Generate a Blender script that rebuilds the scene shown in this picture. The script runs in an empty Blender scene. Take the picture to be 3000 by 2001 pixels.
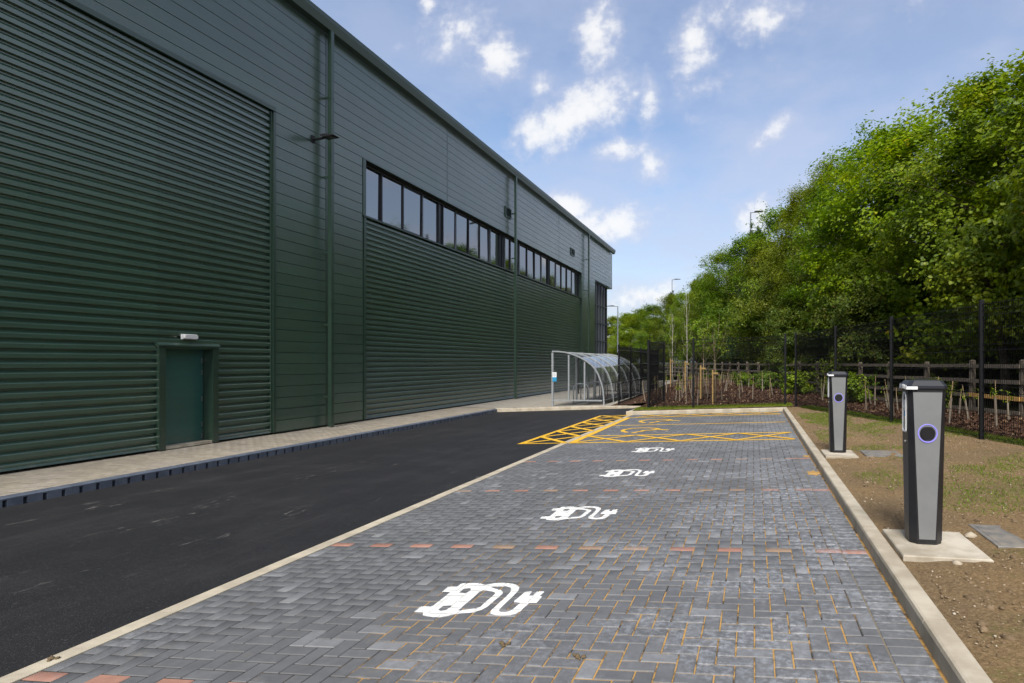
import bpy, math, random
import numpy as np
from mathutils import Vector, Matrix
from mathutils.geometry import tessellate_polygon

SC = bpy.context.scene
COL = SC.collection
R = math.radians
random.seed(7)

# ------------------------------------------------------------------ camera
FPX, TH, CX, CY, CH = 1744.07, 0.1659, 1914.74, 1063.08, 1.5683
cam_d = bpy.data.cameras.new('camera')
cam = bpy.data.objects.new('camera', cam_d); COL.objects.link(cam)
cam.location = (0, 0, CH); cam.rotation_euler = (R(90), 0, TH)
cam_d.sensor_width = 36; cam_d.lens = 36 * FPX / 3000
cam_d.shift_x = -(CX - 1500) / 3000; cam_d.shift_y = (CY - 1000.5) / 3000
cam_d.clip_start = 0.05; cam_d.clip_end = 3000
SC.camera = cam

def pj(X, Y, Z):
    r = X*math.cos(TH) + Y*math.sin(TH); d = Y*math.cos(TH) - X*math.sin(TH)
    if d < .1: return (-9999, -9999)
    return (CX + FPX*r/d, CY - FPX*(Z-CH)/d)

# ------------------------------------------------------------------ node helper
class NT:
    def __init__(s, tree): s.t = tree; s.n = tree.nodes; s.l = tree.links
    def a(s, typ, ins=None, **kw):
        nd = s.n.new(typ)
        for k, v in kw.items(): setattr(nd, k, v)
        for k, v in (ins or {}).items():
            sock = nd.inputs[k]
            if isinstance(v, bpy.types.NodeSocket): s.l.new(v, sock)
            else: sock.default_value = v
        return nd
    def m(s, op, a, b=0.0, c=None, clamp=False):
        nd = s.n.new('ShaderNodeMath'); nd.operation = op; nd.use_clamp = clamp
        for i, v in enumerate((a, b) if c is None else (a, b, c)):
            if isinstance(v, bpy.types.NodeSocket): s.l.new(v, nd.inputs[i])
            else: nd.inputs[i].default_value = v
        return nd.outputs[0]
    def mix(s, fac, a, b, blend='MIX'):
        nd = s.n.new('ShaderNodeMix'); nd.data_type = 'RGBA'; nd.blend_type = blend
        for i, v in ((0, fac), (6, a), (7, b)):
            if isinstance(v, bpy.types.NodeSocket): s.l.new(v, nd.inputs[i])
            else: nd.inputs[i].default_value = v if i == 0 else (tuple(v) + (1,))[:4]
        return nd.outputs[2]
    def ramp(s, fac, stops):
        nd = s.n.new('ShaderNodeValToRGB'); cr = nd.color_ramp
        while len(cr.elements) < len(stops): cr.elements.new(.5)
        for e, (p, c) in zip(cr.elements, stops):
            e.position = p; e.color = (tuple(c) + (1,))[:4] if not isinstance(c, (int, float)) else (c, c, c, 1)
        s.l.new(fac, nd.inputs[0]); return nd.outputs[0]
    def smooth(s, v, lo, hi):
        nd = s.a('ShaderNodeMapRange', {0: v, 1: lo, 2: hi, 3: 0.0, 4: 1.0}, interpolation_type='SMOOTHSTEP'); return nd.outputs[0]
    def noise(s, vec, scale, detail=4, rough=.5, dist=0):
        nd = s.a('ShaderNodeTexNoise', {'Scale': scale, 'Detail': detail, 'Roughness': rough, 'Distortion': dist})
        if vec is not None: s.l.new(vec, nd.inputs['Vector'])
        return nd.outputs[0]

# ------------------------------------------------------------------ world: Nishita sky with drifting cumulus
SUN_EL, SUN_AZ = R(47), R(178)          # azimuth measured from +Y towards +X
world = bpy.data.worlds.new('World'); SC.world = world; world.use_nodes = True
w = NT(world.node_tree); w.n.clear()
out = w.a('ShaderNodeOutputWorld')
sky = w.a('ShaderNodeTexSky', sky_type='NISHITA', sun_disc=False, sun_elevation=SUN_EL, sun_rotation=SUN_AZ,
          air_density=1.15, dust_density=1.3, ozone_density=1.6, altitude=50)
tc = w.a('ShaderNodeTexCoord')
DIR = tc.outputs['Generated']
sx = w.a('ShaderNodeSeparateXYZ', {0: DIR})
dx, dy, dz = sx.outputs
dyc = w.m('MAXIMUM', dy, .05)
gu, gv = w.m('DIVIDE', dx, dyc), w.m('DIVIDE', dz, dyc)
P = w.a('ShaderNodeCombineXYZ', {0: gu, 1: gv, 2: 0.0}).outputs[0]
n1 = w.noise(P, 7.0, 4, .58)
n1b = w.noise(P, 30.0, 4, .62)
nz = w.m('ADD', w.m('MULTIPLY', w.m('SUBTRACT', n1, .5), 2.4), w.m('MULTIPLY', w.m('SUBTRACT', n1b, .5), 1.0))
CLOUDS = [(-.518,.598,.062,.045,0,1.1),(-.451,.546,.056,.038,-35,1.1),(-.267,.572,.031,.056,-15,1.0),(-.101,.516,.032,.06,0,1.0),(-.083,.463,.036,.025,0,.85),
 (-.322,.424,.095,.044,20,1.25),(-.37,.489,.022,.02,0,.9),(-.172,.448,.018,.038,0,.75),(-.198,.461,.014,.014,0,.5),(-.238,.366,.042,.018,-5,.85),
 (-.168,.332,.024,.027,40,.6),(.008,.579,.09,.036,-10,.85),(.022,.376,.042,.018,35,.7),(-.229,.238,.075,.036,5,1),(-.314,.276,.043,.022,-10,.9),
 (.008,.24,.06,.037,25,.7),(-.581,.652,.017,.019,0,.8),(-.638,.581,.021,.01,0,.4),(-.19,.114,.05,.02,0,.8),(-.134,.139,.05,.022,20,.6),
 (-.014,.32,.018,.018,0,.35),(-.101,.413,.021,.01,0,.4),(.043,.493,.021,.018,0,.35),(.30,.20,.12,.05,15,.7),(-.27,.10,.05,.015,0,.6),(-.95,.55,.13,.05,-10,.9),(.36,.62,.10,.05,0,.6)]
acc = None
for (cu, cv, ra, rb, rot, wt) in CLOUDS:
    mp = w.a('ShaderNodeMapping', {'Vector': P, 'Location': (cu, cv, 0), 'Rotation': (0, 0, R(rot)), 'Scale': (ra*1.72, rb*1.72, 1)}, vector_type='TEXTURE')
    ln = w.a('ShaderNodeVectorMath', {0: mp.outputs[0]}, operation='LENGTH').outputs['Value']
    v = w.m('MULTIPLY', w.m('SUBTRACT', 1.0, ln), wt)
    acc = v if acc is None else w.m('MAXIMUM', acc, v)
front = w.smooth(dy, .05, .3)
dens_f = w.m('MULTIPLY', w.smooth(w.m('ADD', w.m('MULTIPLY', acc, 1.1), nz), .10, 1.15), front)
# the rest of the sky dome: the same kind of broken cumulus, laid out on a cloud deck
dzc = w.m('ADD', w.m('MAXIMUM', dz, 0.0), .18)
Q = w.a('ShaderNodeCombineXYZ', {0: w.m('DIVIDE', dx, dzc), 1: w.m('DIVIDE', dy, dzc), 2: 3.3}).outputs[0]
n2 = w.noise(Q, 1.6, 5, .6)
away = w.m('SUBTRACT', 1.0, w.m('MULTIPLY', w.smooth(dy, .2, .5), w.smooth(w.m('SUBTRACT', 1.05, w.m('ABSOLUTE', w.m('ADD', gu, .35))), 0.0, .3)))
dens_g = w.m('MULTIPLY', w.smooth(n2, .40, .64), away)
veil = w.m('ADD', w.m('MULTIPLY', w.smooth(n2, .34, .64), .42), w.m('MULTIPLY', w.smooth(gu, -.45, .4), .30))
dens = w.m('MAXIMUM', dens_f, dens_g)
shade = n1b
ccol = w.mix(w.smooth(w.m('ADD', dens, w.m('MULTIPLY', w.m('SUBTRACT', shade, .5), 1.0)), .2, .9), (4.6, 4.75, 5.6), (6.5, 6.5, 6.55))
skyb = w.mix(1.0, sky.outputs[0], (1.12, 1.12, 1.19), 'MULTIPLY')
base = w.mix(w.m('MULTIPLY', w.smooth(dz, .45, -.02), .45), skyb, (3.9, 4.4, 5.5))
base = w.mix(veil, base, (4.0, 4.4, 5.6))
skyc = w.mix(w.m('MULTIPLY', dens, .93), base, ccol)
bg = w.a('ShaderNodeBackground', {'Color': skyc, 'Strength': .1})
w.l.new(bg.outputs[0], out.inputs[0])

# ------------------------------------------------------------------ sun: veiled by thin cloud, high behind the camera
sd = bpy.data.lights.new('sun', 'SUN'); sun = bpy.data.objects.new('sun', sd); COL.objects.link(sun)
sd.energy = 3.4; sd.angle = R(18); sd.color = (1, .95, .87)
sdir = Vector((math.sin(SUN_AZ)*math.cos(SUN_EL), math.cos(SUN_AZ)*math.cos(SUN_EL), math.sin(SUN_EL)))
sun.rotation_euler = sdir.to_track_quat('Z', 'Y').to_euler(); sun.location = (20, 20, 40)
SC.view_settings.view_transform = 'Standard'; SC.view_settings.look = 'None'
SC.view_settings.exposure = 0.6; SC.view_settings.gamma = 1.0; SC.view_settings.use_curve_mapping = False
SC.cycles.use_adaptive_sampling = True; SC.cycles.adaptive_threshold = .025
SC.cycles.max_bounces = 6; SC.cycles.diffuse_bounces = 3; SC.cycles.glossy_bounces = 3; SC.cycles.transmission_bounces = 4; SC.cycles.transparent_max_bounces = 10

# ------------------------------------------------------------------ materials
MATS = {}
def mat(name, col=(.5,.5,.5), rough=.6, spec=.5, metal=0, build=None, coat=0):
    m = bpy.data.materials.new(name); m.use_nodes = True
    t = NT(m.node_tree); b = t.n['Principled BSDF']
    b.inputs['Base Color'].default_value = tuple(col) + (1,)
    b.inputs['Roughness'].default_value = rough; b.inputs['Specular IOR Level'].default_value = spec
    b.inputs['Metallic'].default_value = metal
    if coat: b.inputs['Coat Weight'].default_value = coat; b.inputs['Coat Roughness'].default_value = .25
    if build: build(t, b)
    MATS[name] = m; return m
def POS(t): return t.a('ShaderNodeNewGeometry').outputs['Position']
def bump(t, b, h, strength=.3, dist=.01):
    t.l.new(t.a('ShaderNodeBump', {'Height': h, 'Strength': strength, 'Distance': dist}).outputs[0], b.inputs['Normal'])
def mottled(c1, c2, scale=6, bscale=60, bs=.2, bd=.004, detail=6, rl=None):
    def f(t, b):
        p = POS(t); n = t.noise(p, scale, detail, .6)
        t.l.new(t.mix(t.smooth(n, .3, .7), c1, c2), b.inputs['Base Color'])
        bump(t, b, t.noise(p, bscale, 5, .6), bs, bd)
        if rl: t.l.new(t.m('ADD', t.m('MULTIPLY', n, rl[1]-rl[0]), rl[0]), b.inputs['Roughness'])
    return f
def paint(c, dirt=.5, coat=1.0):
    def f(t, b):
        p = POS(t)
        mp = t.a('ShaderNodeMapping', {'Vector': p, 'Scale': (1, .35, 3.0)}).outputs[0]
        n = t.noise(mp, 2.2, 6, .6)
        d = t.noise(p, 0.6, 4, .6)
        c2 = tuple(x*.86 for x in c)
        col = t.mix(t.smooth(n, .35, .65), c, c2)
        rn = t.a('ShaderNodeObjectInfo').outputs['Random']
        col = t.mix(1.0, col, t.ramp(rn, [(0, .90), (1, 1.10)]), 'MULTIPLY')
        stv = t.a('ShaderNodeMapping', {'Vector': p, 'Scale': (1, 7.0, .22)}).outputs[0]
        stk = t.m('MULTIPLY', t.smooth(t.noise(stv, 1.6, 5, .65), .56, .74), .22 if dirt else 0.0)
        col = t.mix(stk, col, (.085, .10, .085))
        z = t.a('ShaderNodeSeparateXYZ', {0: p}).outputs[2]
        dust = t.m('MULTIPLY', t.m('MULTIPLY', t.smooth(z, .5, -.25), t.smooth(t.noise(p, 5, 6, .7), .45, .75)), dirt)
        t.l.new(t.mix(dust, col, (.11, .105, .09)), b.inputs['Base Color'])
        t.l.new(t.m('ADD', .30, t.m('MULTIPLY', d, .16)), b.inputs['Roughness'])
        bump(t, b, t.noise(p, 1.4, 3, .5), .10, .02)
        b.inputs['Coat Weight'].default_value = coat; b.inputs['Coat Roughness'].default_value = .24; b.inputs['Coat IOR'].default_value = 1.75
    return f
GREEN = (.034, .079, .052)
mat('cladding_paint', GREEN, .38, .5, build=paint(GREEN))
mat('trim_paint', (.022, .050, .034), .45, .4, build=paint((.022, .050, .034), .5, .35))
mat('gutter_paint', (.026, .052, .038), .5, .35, build=paint((.026, .052, .038), 0, .15))
mat('door_paint', (.019, .085, .070), .42, .5, build=paint((.019, .085, .070), .5, .5))
mat('recess_shade', (.01, .01, .012), .8)  # near-black: shade of window head and vent gaps put into the colour
mat('frame_metal', (.018, .021, .026), .42, .5)
mat('frame_light', (.10, .115, .135), .4, .5)
mat('steel', (.5, .5, .5), .35, metal=1)
def glassb(t, b):
    p = POS(t)
    n = t.noise(p, .55, 2, .5)
    bump(t, b, n, .12, .05)
mat('window_glass', (.012, .014, .018), .03, .5, build=glassb)
MATS['window_glass'].node_tree.nodes['Principled BSDF'].inputs['IOR'].default_value = 3.4
mat('polycarbonate')
def poly(m, tint, refl, pale_sheen=.1):
    t = NT(m.node_tree); t.n.clear(); o = t.a('ShaderNodeOutputMaterial')
    tr = t.a('ShaderNodeBsdfTransparent', {'Color': tint + (1,)})
    gl = t.a('ShaderNodeBsdfGlossy', {'Color': (.9, .92, .95, 1), 'Roughness': .08})
    fr = t.a('ShaderNodeFresnel', {'IOR': refl})
    df = t.a('ShaderNodeBsdfTranslucent', {'Color': (.75, .78, .82, 1)}); d2 = t.a('ShaderNodeBsdfDiffuse', {'Color': (.55, .57, .6, 1)})
    ad = t.a('ShaderNodeMixShader', {0: .5, 1: df.outputs[0], 2: d2.outputs[0]})
    mk = t.a('ShaderNodeMixShader', {0: pale_sheen, 1: tr.outputs[0], 2: ad.outputs[0]})
    mx = t.a('ShaderNodeMixShader', {0: fr.outputs[0], 1: mk.outputs[0], 2: gl.outputs[0]})
    t.l.new(mx.outputs[0], o.inputs[0])
poly(MATS['polycarbonate'], (.84, .85, .86), 2.0, .17)  # pale diffuse share stands in for bright sky reflected in the roof
mat('clear_panel'); poly(MATS['clear_panel'], (.90, .91, .92), 1.45, .015)
mat('clear_film'); poly(MATS['clear_film'], (.9, .9, .92), 2.2)

def asphalt(t, b):
    p = POS(t)
    n = t.noise(p, 1.1, 5, .6); f = t.noise(p, 170, 3, .7); g = t.noise(p, 420, 2, .6)
    col = t.ramp(f, [(.3, (.005, .005, .0056)), (.55, (.011, .011, .0125)), (.74, (.040, .040, .042))])
    col = t.mix(t.m('MULTIPLY', t.smooth(n, .42, .72), .4), col, (.026, .026, .0275))
    # dried dust scuffs dragged along the road
    mp = t.a('ShaderNodeMapping', {'Vector': p, 'Rotation': (0, 0, R(-8)), 'Scale': (1.0, .42, 1)}).outputs[0]
    s1 = t.smooth(t.noise(mp, 1.3, 4, .6), .54, .66); s2 = t.smooth(t.noise(mp, 7.5, 7, .78), .56, .64)
    xs = t.a('ShaderNodeSeparateXYZ', {0: p}).outputs
    near = t.smooth(xs[1], 17, 7)
    scuff = t.m('MULTIPLY', t.m('MULTIPLY', t.m('MULTIPLY', s1, s2), .75), near)
    col = t.mix(scuff, col, (.17, .165, .155))
    lane = t.noise(t.a('ShaderNodeMapping', {'Vector': p, 'Rotation': (0, 0, R(3)), 'Scale': (1.6, .06, 1)}).outputs[0], 1.5, 4, .6)
    col = t.mix(t.m('MULTIPLY', t.smooth(lane, .45, .7), .5), col, t.mix(1.0, col, (1.9, 1.85, 1.8), 'MULTIPLY'))
    grit = t.smooth(t.noise(p, 75, 2, .6), .60, .72)
    col = t.mix(t.m('MULTIPLY', grit, .75), col, (.085, .083, .08))
    t.l.new(col, b.inputs['Base Color'])
    t.l.new(t.m('ADD', .60, t.m('MULTIPLY', n, .2)), b.inputs['Roughness'])
    bump(t, b, t.m('ADD', f, t.m('MULTIPLY', g, .5)), .7, .006)
mat('asphalt', (.03,)*3, .7, .35, build=asphalt)

def blockmat(src):
    def f(t, b):
        if src == 'attr': c = t.a('ShaderNodeAttribute', attribute_name='col').outputs['Color']
        else: c = t.a('ShaderNodeObjectInfo').outputs['Color']
        p = POS(t)
        n = t.noise(p, 14, 6, .65); f2 = t.noise(p, 220, 3, .6); pt = t.noise(p, 1.1, 5, .6)
        c = t.mix(1.0, c, t.ramp(n, [(.25, .84), (.5, 1.0), (.8, 1.18)]), 'MULTIPLY')
        bloom_glare = t.m('MULTIPLY', t.smooth(t.m('ADD', pt, t.m('MULTIPLY', t.smooth(t.a('ShaderNodeSeparateXYZ', {0: p}).outputs[0], -2.5, .8), .12)), .46, .70), t.smooth(t.noise(p, 24, 6, .75), .40, .72))  # white bloom, plus sky glare painted in as bluish paleness to the right
        sxb = t.a('ShaderNodeSeparateXYZ', {0: p}).outputs[0]
        c = t.mix(t.m('MULTIPLY', bloom_glare, t.m('ADD', .4, t.m('MULTIPLY', t.smooth(sxb, -2.5, .6), .5))), c, (.33, .345, .375))
        c = t.mix(t.m('MULTIPLY', t.smooth(t.noise(p, 5.5, 6, .75), .58, .76), .4), c, (.27, .22, .15))
        c = t.mix(t.m('MULTIPLY', t.smooth(t.noise(t.a('ShaderNodeMapping', {'Vector': p, 'Scale': (.5, 2.2, 1)}).outputs[0], .9, 5, .65), .52, .74), .22), c, (.06, .06, .065))
        t.l.new(c, b.inputs['Base Color'])
        t.l.new(t.m('ADD', .48, t.m('MULTIPLY', n, .25)), b.inputs['Roughness'])
        bump(t, b, t.m('ADD', f2, t.m('MULTIPLY', n, .8)), .35, .003)
    return f
mat('block_attr', rough=.6, spec=.45, build=blockmat('attr'))
mat('block_obj', rough=.6, spec=.45, build=blockmat('obj'))
XH_ = .925 - .012 - .2
def sand(t, b):
    p = POS(t); s = t.a('ShaderNodeSeparateXYZ', {0: p}).outputs
    rt = t.m('ADD', t.m('MULTIPLY', t.smooth(s[0], -3.4, -1.2), t.smooth(s[0], 1.1, .2)), t.m('MULTIPLY', t.m('SUBTRACT', t.noise(p, .9, 4, .6), .5), 2.2))
    nr = t.smooth(s[1], 10.5, 4.0)
    k = t.m('MULTIPLY', t.smooth(rt, .35, .7), t.m('ADD', .1, t.m('MULTIPLY', nr, .9)))
    k = t.m('MAXIMUM', k, t.smooth(s[0], .84, .91))
    k = t.m('MULTIPLY', k, t.smooth(t.noise(p, 4.5, 5, .75), .36, .56))
    hb = t.smooth(t.m('ABSOLUTE', t.m('SUBTRACT', s[0], XH_)), .012, .006)
    jc = t.mix(k, (.034, .032, .03), (.42, .245, .075))
    t.l.new(t.mix(t.m('MULTIPLY', hb, .8), jc, (.22, .185, .13)), b.inputs['Base Color'])
    bump(t, b, t.noise(p, 260, 3, .7), .5, .003)
mat('joint_sand', (.3, .2, .1), .9, .2, build=sand)
mat('loose_sand', (.4,.24,.08), .95, .15, build=mottled((.34,.20,.065), (.45,.28,.10), 20, 200, .5, .004))
mat('joint_grey', (.16, .145, .12), .9, .2, build=mottled((.15,.135,.11), (.22,.2,.165)))
mat('kerb_concrete', (.4,.36,.29), .8, .3, build=mottled((.33,.285,.215), (.47,.42,.33), 3.5, 120, .35, .003))
mat('edging_concrete', (.4,.36,.29), .8, .3, build=mottled((.34,.30,.23), (.48,.43,.33), 5, 120, .35, .003))
mat('pad_concrete', (.5,.46,.38), .8, .3, build=mottled((.30,.26,.195), (.52,.47,.385), 3.2, 60, .5, .004, 8))
mat('drain_kerb', (.085,.10,.13), .5, .5, build=mottled((.075,.09,.12), (.12,.14,.175), 4, 200, .15, .002))
def padpave(t, b):
    p = POS(t)
    br = t.a('ShaderNodeTexBrick', {'Vector': p, 'Color1': (.29,.265,.225,1), 'Color2': (.35,.325,.28,1), 'Mortar': (.17,.155,.125,1), 'Scale': 1.0, 'Mortar Size': .006, 'Brick Width': .2, 'Row Height': .1})
    n = t.noise(p, 1.5, 5, .6)
    t.l.new(t.mix(t.m('MULTIPLY', t.smooth(n, .45, .7), .35), br.outputs[0], (.22, .20, .165)), b.inputs['Base Color'])
    bump(t, b, t.m('SUBTRACT', t.noise(p, 120, 3), br.outputs['Fac']), .3, .004)
mat('pad_paving', rough=.8, spec=.3, build=padpave)
def soil(t, b):
    p = POS(t)
    n = t.noise(p, 1.3, 6, .65); f = t.noise(p, 45, 6, .7); g = t.noise(p, 160, 3, .7)
    col = t.ramp(f, [(.28, (.095, .062, .032)), (.5, (.19, .132, .072)), (.75, (.31, .225, .13))])
    col = t.mix(t.smooth(n, .35, .7), col, t.mix(1.0, col, (1.25, 1.2, 1.1), 'MULTIPLY'))
    gm = t.m('MULTIPLY', t.smooth(t.noise(p, 1.15, 7, .72), .56, .70), t.smooth(t.noise(p, 30, 4, .7), .35, .6))
    t.l.new(t.mix(t.m('MULTIPLY', gm, .55), col, (.10, .13, .02)), b.inputs['Base Color'])
    bump(t, b, t.m('ADD', f, t.m('MULTIPLY', g, .5)), .9, .02)
mat('soil', rough=.95, spec=.15, build=soil)
def mulch(t, b):
    p = POS(t); v = t.a('ShaderNodeTexVoronoi', {'Vector': t.a('ShaderNodeMapping', {'Vector': p, 'Scale': (1, 1.7, 1)}).outputs[0], 'Scale': 22.0})
    col = t.ramp(t.a('ShaderNodeSeparateColor', {0: v.outputs['Color']}).outputs[0], [(0, (.028, .014, .009)), (.6, (.06, .030, .018)), (.95, (.13, .075, .045))])
    t.l.new(col, b.inputs['Base Color']); bump(t, b, v.outputs['Distance'], 1.0, .03)
mat('mulch', rough=.9, spec=.2, build=mulch)
mat('bark_chip', rough=.85, spec=.2, build=lambda t, b: t.l.new(t.ramp(t.a('ShaderNodeAttribute', attribute_name='tint').outputs['Fac'], [(0, (.030, .014, .009)), (.55, (.075, .038, .022)), (.9, (.14, .08, .05)), (1, (.30, .21, .12))]), b.inputs['Base Color']))
mat('pebble', rough=.85, spec=.3, build=lambda t, b: t.l.new(t.ramp(t.a('ShaderNodeAttribute', attribute_name='tint').outputs['Fac'], [(0, (.11, .075, .04)), (.5, (.21, .15, .09)), (.9, (.31, .24, .16)), (1, (.42, .37, .29))]), b.inputs['Base Color']))
mat('woodland_floor', rough=.95, spec=.1, build=mottled((.03,.022,.012), (.055,.05,.018), 2, 20, .8, .05))
mat('far_ground', rough=.95, spec=.1, build=mottled((.05,.07,.02), (.09,.09,.04), .3, 5, .5, .05))
def leafm(stops, trans=.42):
    def f(t, b):
        tint = t.a('ShaderNodeAttribute', attribute_name='tint').outputs['Fac']
        c = t.ramp(tint, stops)
        rnd = t.a('ShaderNodeObjectInfo').outputs['Random']
        hs = t.a('ShaderNodeHueSaturation', {'Hue': t.m('ADD', .478, t.m('MULTIPLY', rnd, .030)), 'Value': t.m('ADD', .92, t.m('MULTIPLY', t.a('ShaderNodeMath', {0: t.m('MULTIPLY', rnd, 7.31)}, operation='FRACT').outputs[0], .48)), 'Color': c})
        c = hs.outputs[0]
        t.l.new(c, b.inputs['Base Color'])
        tl = t.a('ShaderNodeBsdfTranslucent', {'Color': t.mix(1.0, c, (1.15, 1.2, .5), 'MULTIPLY')})
        mx = t.a('ShaderNodeMixShader', {0: trans, 1: b.outputs[0], 2: tl.outputs[0]})
        t.l.new(mx.outputs[0], t.n['Material Output'].inputs[0])
    return f
mat('leaf_maple', rough=.5, spec=.35, build=leafm([(0, (.075,.14,.006)), (.5, (.165,.245,.007)), (.85, (.26,.325,.010)), (.97, (.32,.34,.012)), (1, (.42,.29,.015))]))
mat('leaf_oak', rough=.5, spec=.35, build=leafm([(0, (.065,.125,.007)), (.5, (.125,.205,.008)), (.9, (.20,.27,.011)), (1, (.26,.28,.02))]))
mat('leaf_birch', rough=.5, spec=.35, build=leafm([(0, (.07,.11,.008)), (.5, (.135,.185,.011)), (.9, (.21,.245,.02)), (1, (.25,.25,.04))]))
mat('leaf_hazel', rough=.5, spec=.35, build=leafm([(0, (.05,.095,.009)), (.5, (.10,.16,.014)), (.9, (.16,.21,.025)), (1, (.25,.17,.05))]))
mat('needle', rough=.5, spec=.3, build=leafm([(0, (.018,.040,.014)), (.6, (.04,.075,.022)), (1, (.14,.15,.05))], .15))
mat('grass', rough=.6, spec=.3, build=leafm([(0, (.08,.15,.008)), (.6, (.14,.21,.012)), (1, (.26,.24,.06))], .35))
mat('bark', rough=.9, spec=.2, build=mottled((.07,.055,.038), (.18,.15,.115), 8, 30, .8, .02))
mat('pale_bark', rough=.8, spec=.3, build=mottled((.24,.215,.18), (.42,.39,.34), 12, 40, .4, .01))
mat('young_bark', rough=.8, spec=.3, build=mottled((.17,.13,.08), (.28,.23,.15), 12, 40, .4, .01))
def wood(c1, c2):
    def f(t, b):
        p = POS(t); n = t.noise(t.a('ShaderNodeMapping', {'Vector': p, 'Scale': (6, 6, 1.2)}).outputs[0], 6, 6, .65)
        t.l.new(t.mix(t.smooth(n, .3, .7), c1, c2), b.inputs['Base Color']); bump(t, b, n, .5, .006)
    return f
mat('weathered_wood', rough=.85, spec=.25, build=wood((.095,.078,.06), (.19,.16,.125)))
mat('new_wood', rough=.75, spec=.3, build=wood((.42,.24,.07), (.60,.36,.12)))
mat('stake_wood', rough=.75, spec=.3, build=wood((.25,.165,.06), (.40,.27,.105)))
mat('cane', rough=.7, spec=.3, build=wood((.30,.21,.10), (.46,.34,.19)))
mat('guard_sleeve', (.20,.165,.125), .6, .4)
mat('fence_black', (.0045,.005,.0065), .6, .22)
mat('galvanised', (.30,.32,.34), .45, .5, .35, build=mottled((.25,.27,.285), (.34,.365,.38), 14, 90, .1, .002))
mat('bright_steel', (.5,.53,.55), .4, .5, .2, build=mottled((.44,.47,.49), (.56,.59,.6), 14, 90, .1, .002))
def worn(c1, c2):
    base_ = mottled(c1, c2, 20, 160, .3, .003)
    def f(t, b):
        base_(t, b); p = POS(t)
        chip = t.m('MULTIPLY', t.smooth(t.noise(p, 38, 6, .75), .60, .68), t.smooth(t.noise(p, 3.5, 4, .6), .45, .62))
        tr = t.a('ShaderNodeBsdfTransparent'); mx = t.a('ShaderNodeMixShader', {0: t.m('MULTIPLY', chip, .85), 1: b.outputs[0], 2: tr.outputs[0]})
        t.l.new(mx.outputs[0], t.n['Material Output'].inputs[0])
    return f
mat('yellow_paint', (.72,.42,.015), .6, .4, build=worn((.66,.37,.02), (.78,.46,.025)))
mat('white_paint', (.78,.78,.76), .65, .4, build=worn((.64,.64,.61), (.80,.80,.78)))
mat('charger_black', (.012,.012,.014), .38, .5, build=mottled((.011,.011,.013), (.018,.018,.021), 8, 220, .15, .001))
mat('charger_grey', (.19,.195,.2), .5, .45, .2, build=mottled((.18,.187,.19), (.2,.207,.21), 5, 260, .08, .001))
mat('cap_slate', (.016,.018,.025), .45, .4)
mat('socket_black', (.008,.008,.01), .35, .5)
def led(t, b):
    b.inputs['Emission Color'].default_value = (.20, .16, .85, 1); b.inputs['Emission Strength'].default_value = .42
mat('led_ring', (.2,.19,.42), .3, .5, build=led)
mat('white_plastic', (.72,.73,.74), .35, .5)
mat('screen_glass', (.03,.035,.04), .1, .6)
mat('blue_print', (.01,.27,.52), .4, .5)
mat('sign_grey', (.25,.27,.3), .5)
mat('lamp_grey', (.20,.22,.25), .4, .5, .3)
mat('lamp_dark', (.012,.013,.016), .6, .25)
mat('lamp_lens', (.06,.06,.06), .3)
mat('light_diffuser', (.62,.62,.61), .45, .4)
mat('cover_metal', (.20,.20,.20), .55, .4, .2, build=mottled((.15,.15,.15), (.27,.245,.21), 9, 60, .2, .004))
mat('dirt_clod', (.13,.095,.055), .9, .2)

# ------------------------------------------------------------------ object helpers
WL = {}
def wl(o): return WL.get(o.name, Vector((0, 0, 0))) if o else Vector((0, 0, 0))
def link(o, parent, loc):
    COL.objects.link(o); p = Vector(loc)
    if parent: o.parent = parent; o.location = p - wl(parent)
    else: o.location = p
    WL[o.name] = p
    return o
def tag(o, label=None, cat=None, group=None, kind=None):
    if label: o['label'] = label
    if cat: o['category'] = cat
    if group: o['group'] = group
    if kind: o['kind'] = kind
    return o
def empty(name, loc, label=None, cat=None, group=None, parent=None):
    o = bpy.data.objects.new(name, None); o.empty_display_size = .2
    link(o, parent, loc); return tag(o, label, cat, group)
def inst(name, mesh, loc, parent=None, rz=0, sc=None, rot=None):
    o = bpy.data.objects.new(name, mesh); link(o, parent, loc)
    o.rotation_euler = rot if rot else (0, 0, rz)
    if sc: o.scale = sc if isinstance(sc, tuple) else (sc,)*3
    return o
def mesh_arrays(name, V, counts, idx, material, tint=None, col=None, smooth=False):
    me = bpy.data.meshes.new(name)
    V = np.asarray(V, np.float32); idx = np.asarray(idx, np.int32); counts = np.asarray(counts, np.int32)
    me.vertices.add(len(V)); me.vertices.foreach_set('co', V.ravel())
    me.loops.add(len(idx)); me.loops.foreach_set('vertex_index', idx)
    me.polygons.add(len(counts)); st = np.zeros(len(counts), np.int32); st[1:] = np.cumsum(counts)[:-1]
    me.polygons.foreach_set('loop_start', st)
    if tint is not None:
        at = me.attributes.new('tint', 'FLOAT', 'FACE'); at.data.foreach_set('value', np.asarray(tint, np.float32))
    if col is not None:
        at = me.attributes.new('col', 'FLOAT_COLOR', 'FACE'); at.data.foreach_set('color', np.asarray(col, np.float32).ravel())
    if smooth: me.polygons.foreach_set('use_smooth', np.ones(len(counts), bool))
    me.materials.append(MATS[material]); me.update(calc_edges=True); me.validate()
    return me
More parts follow.
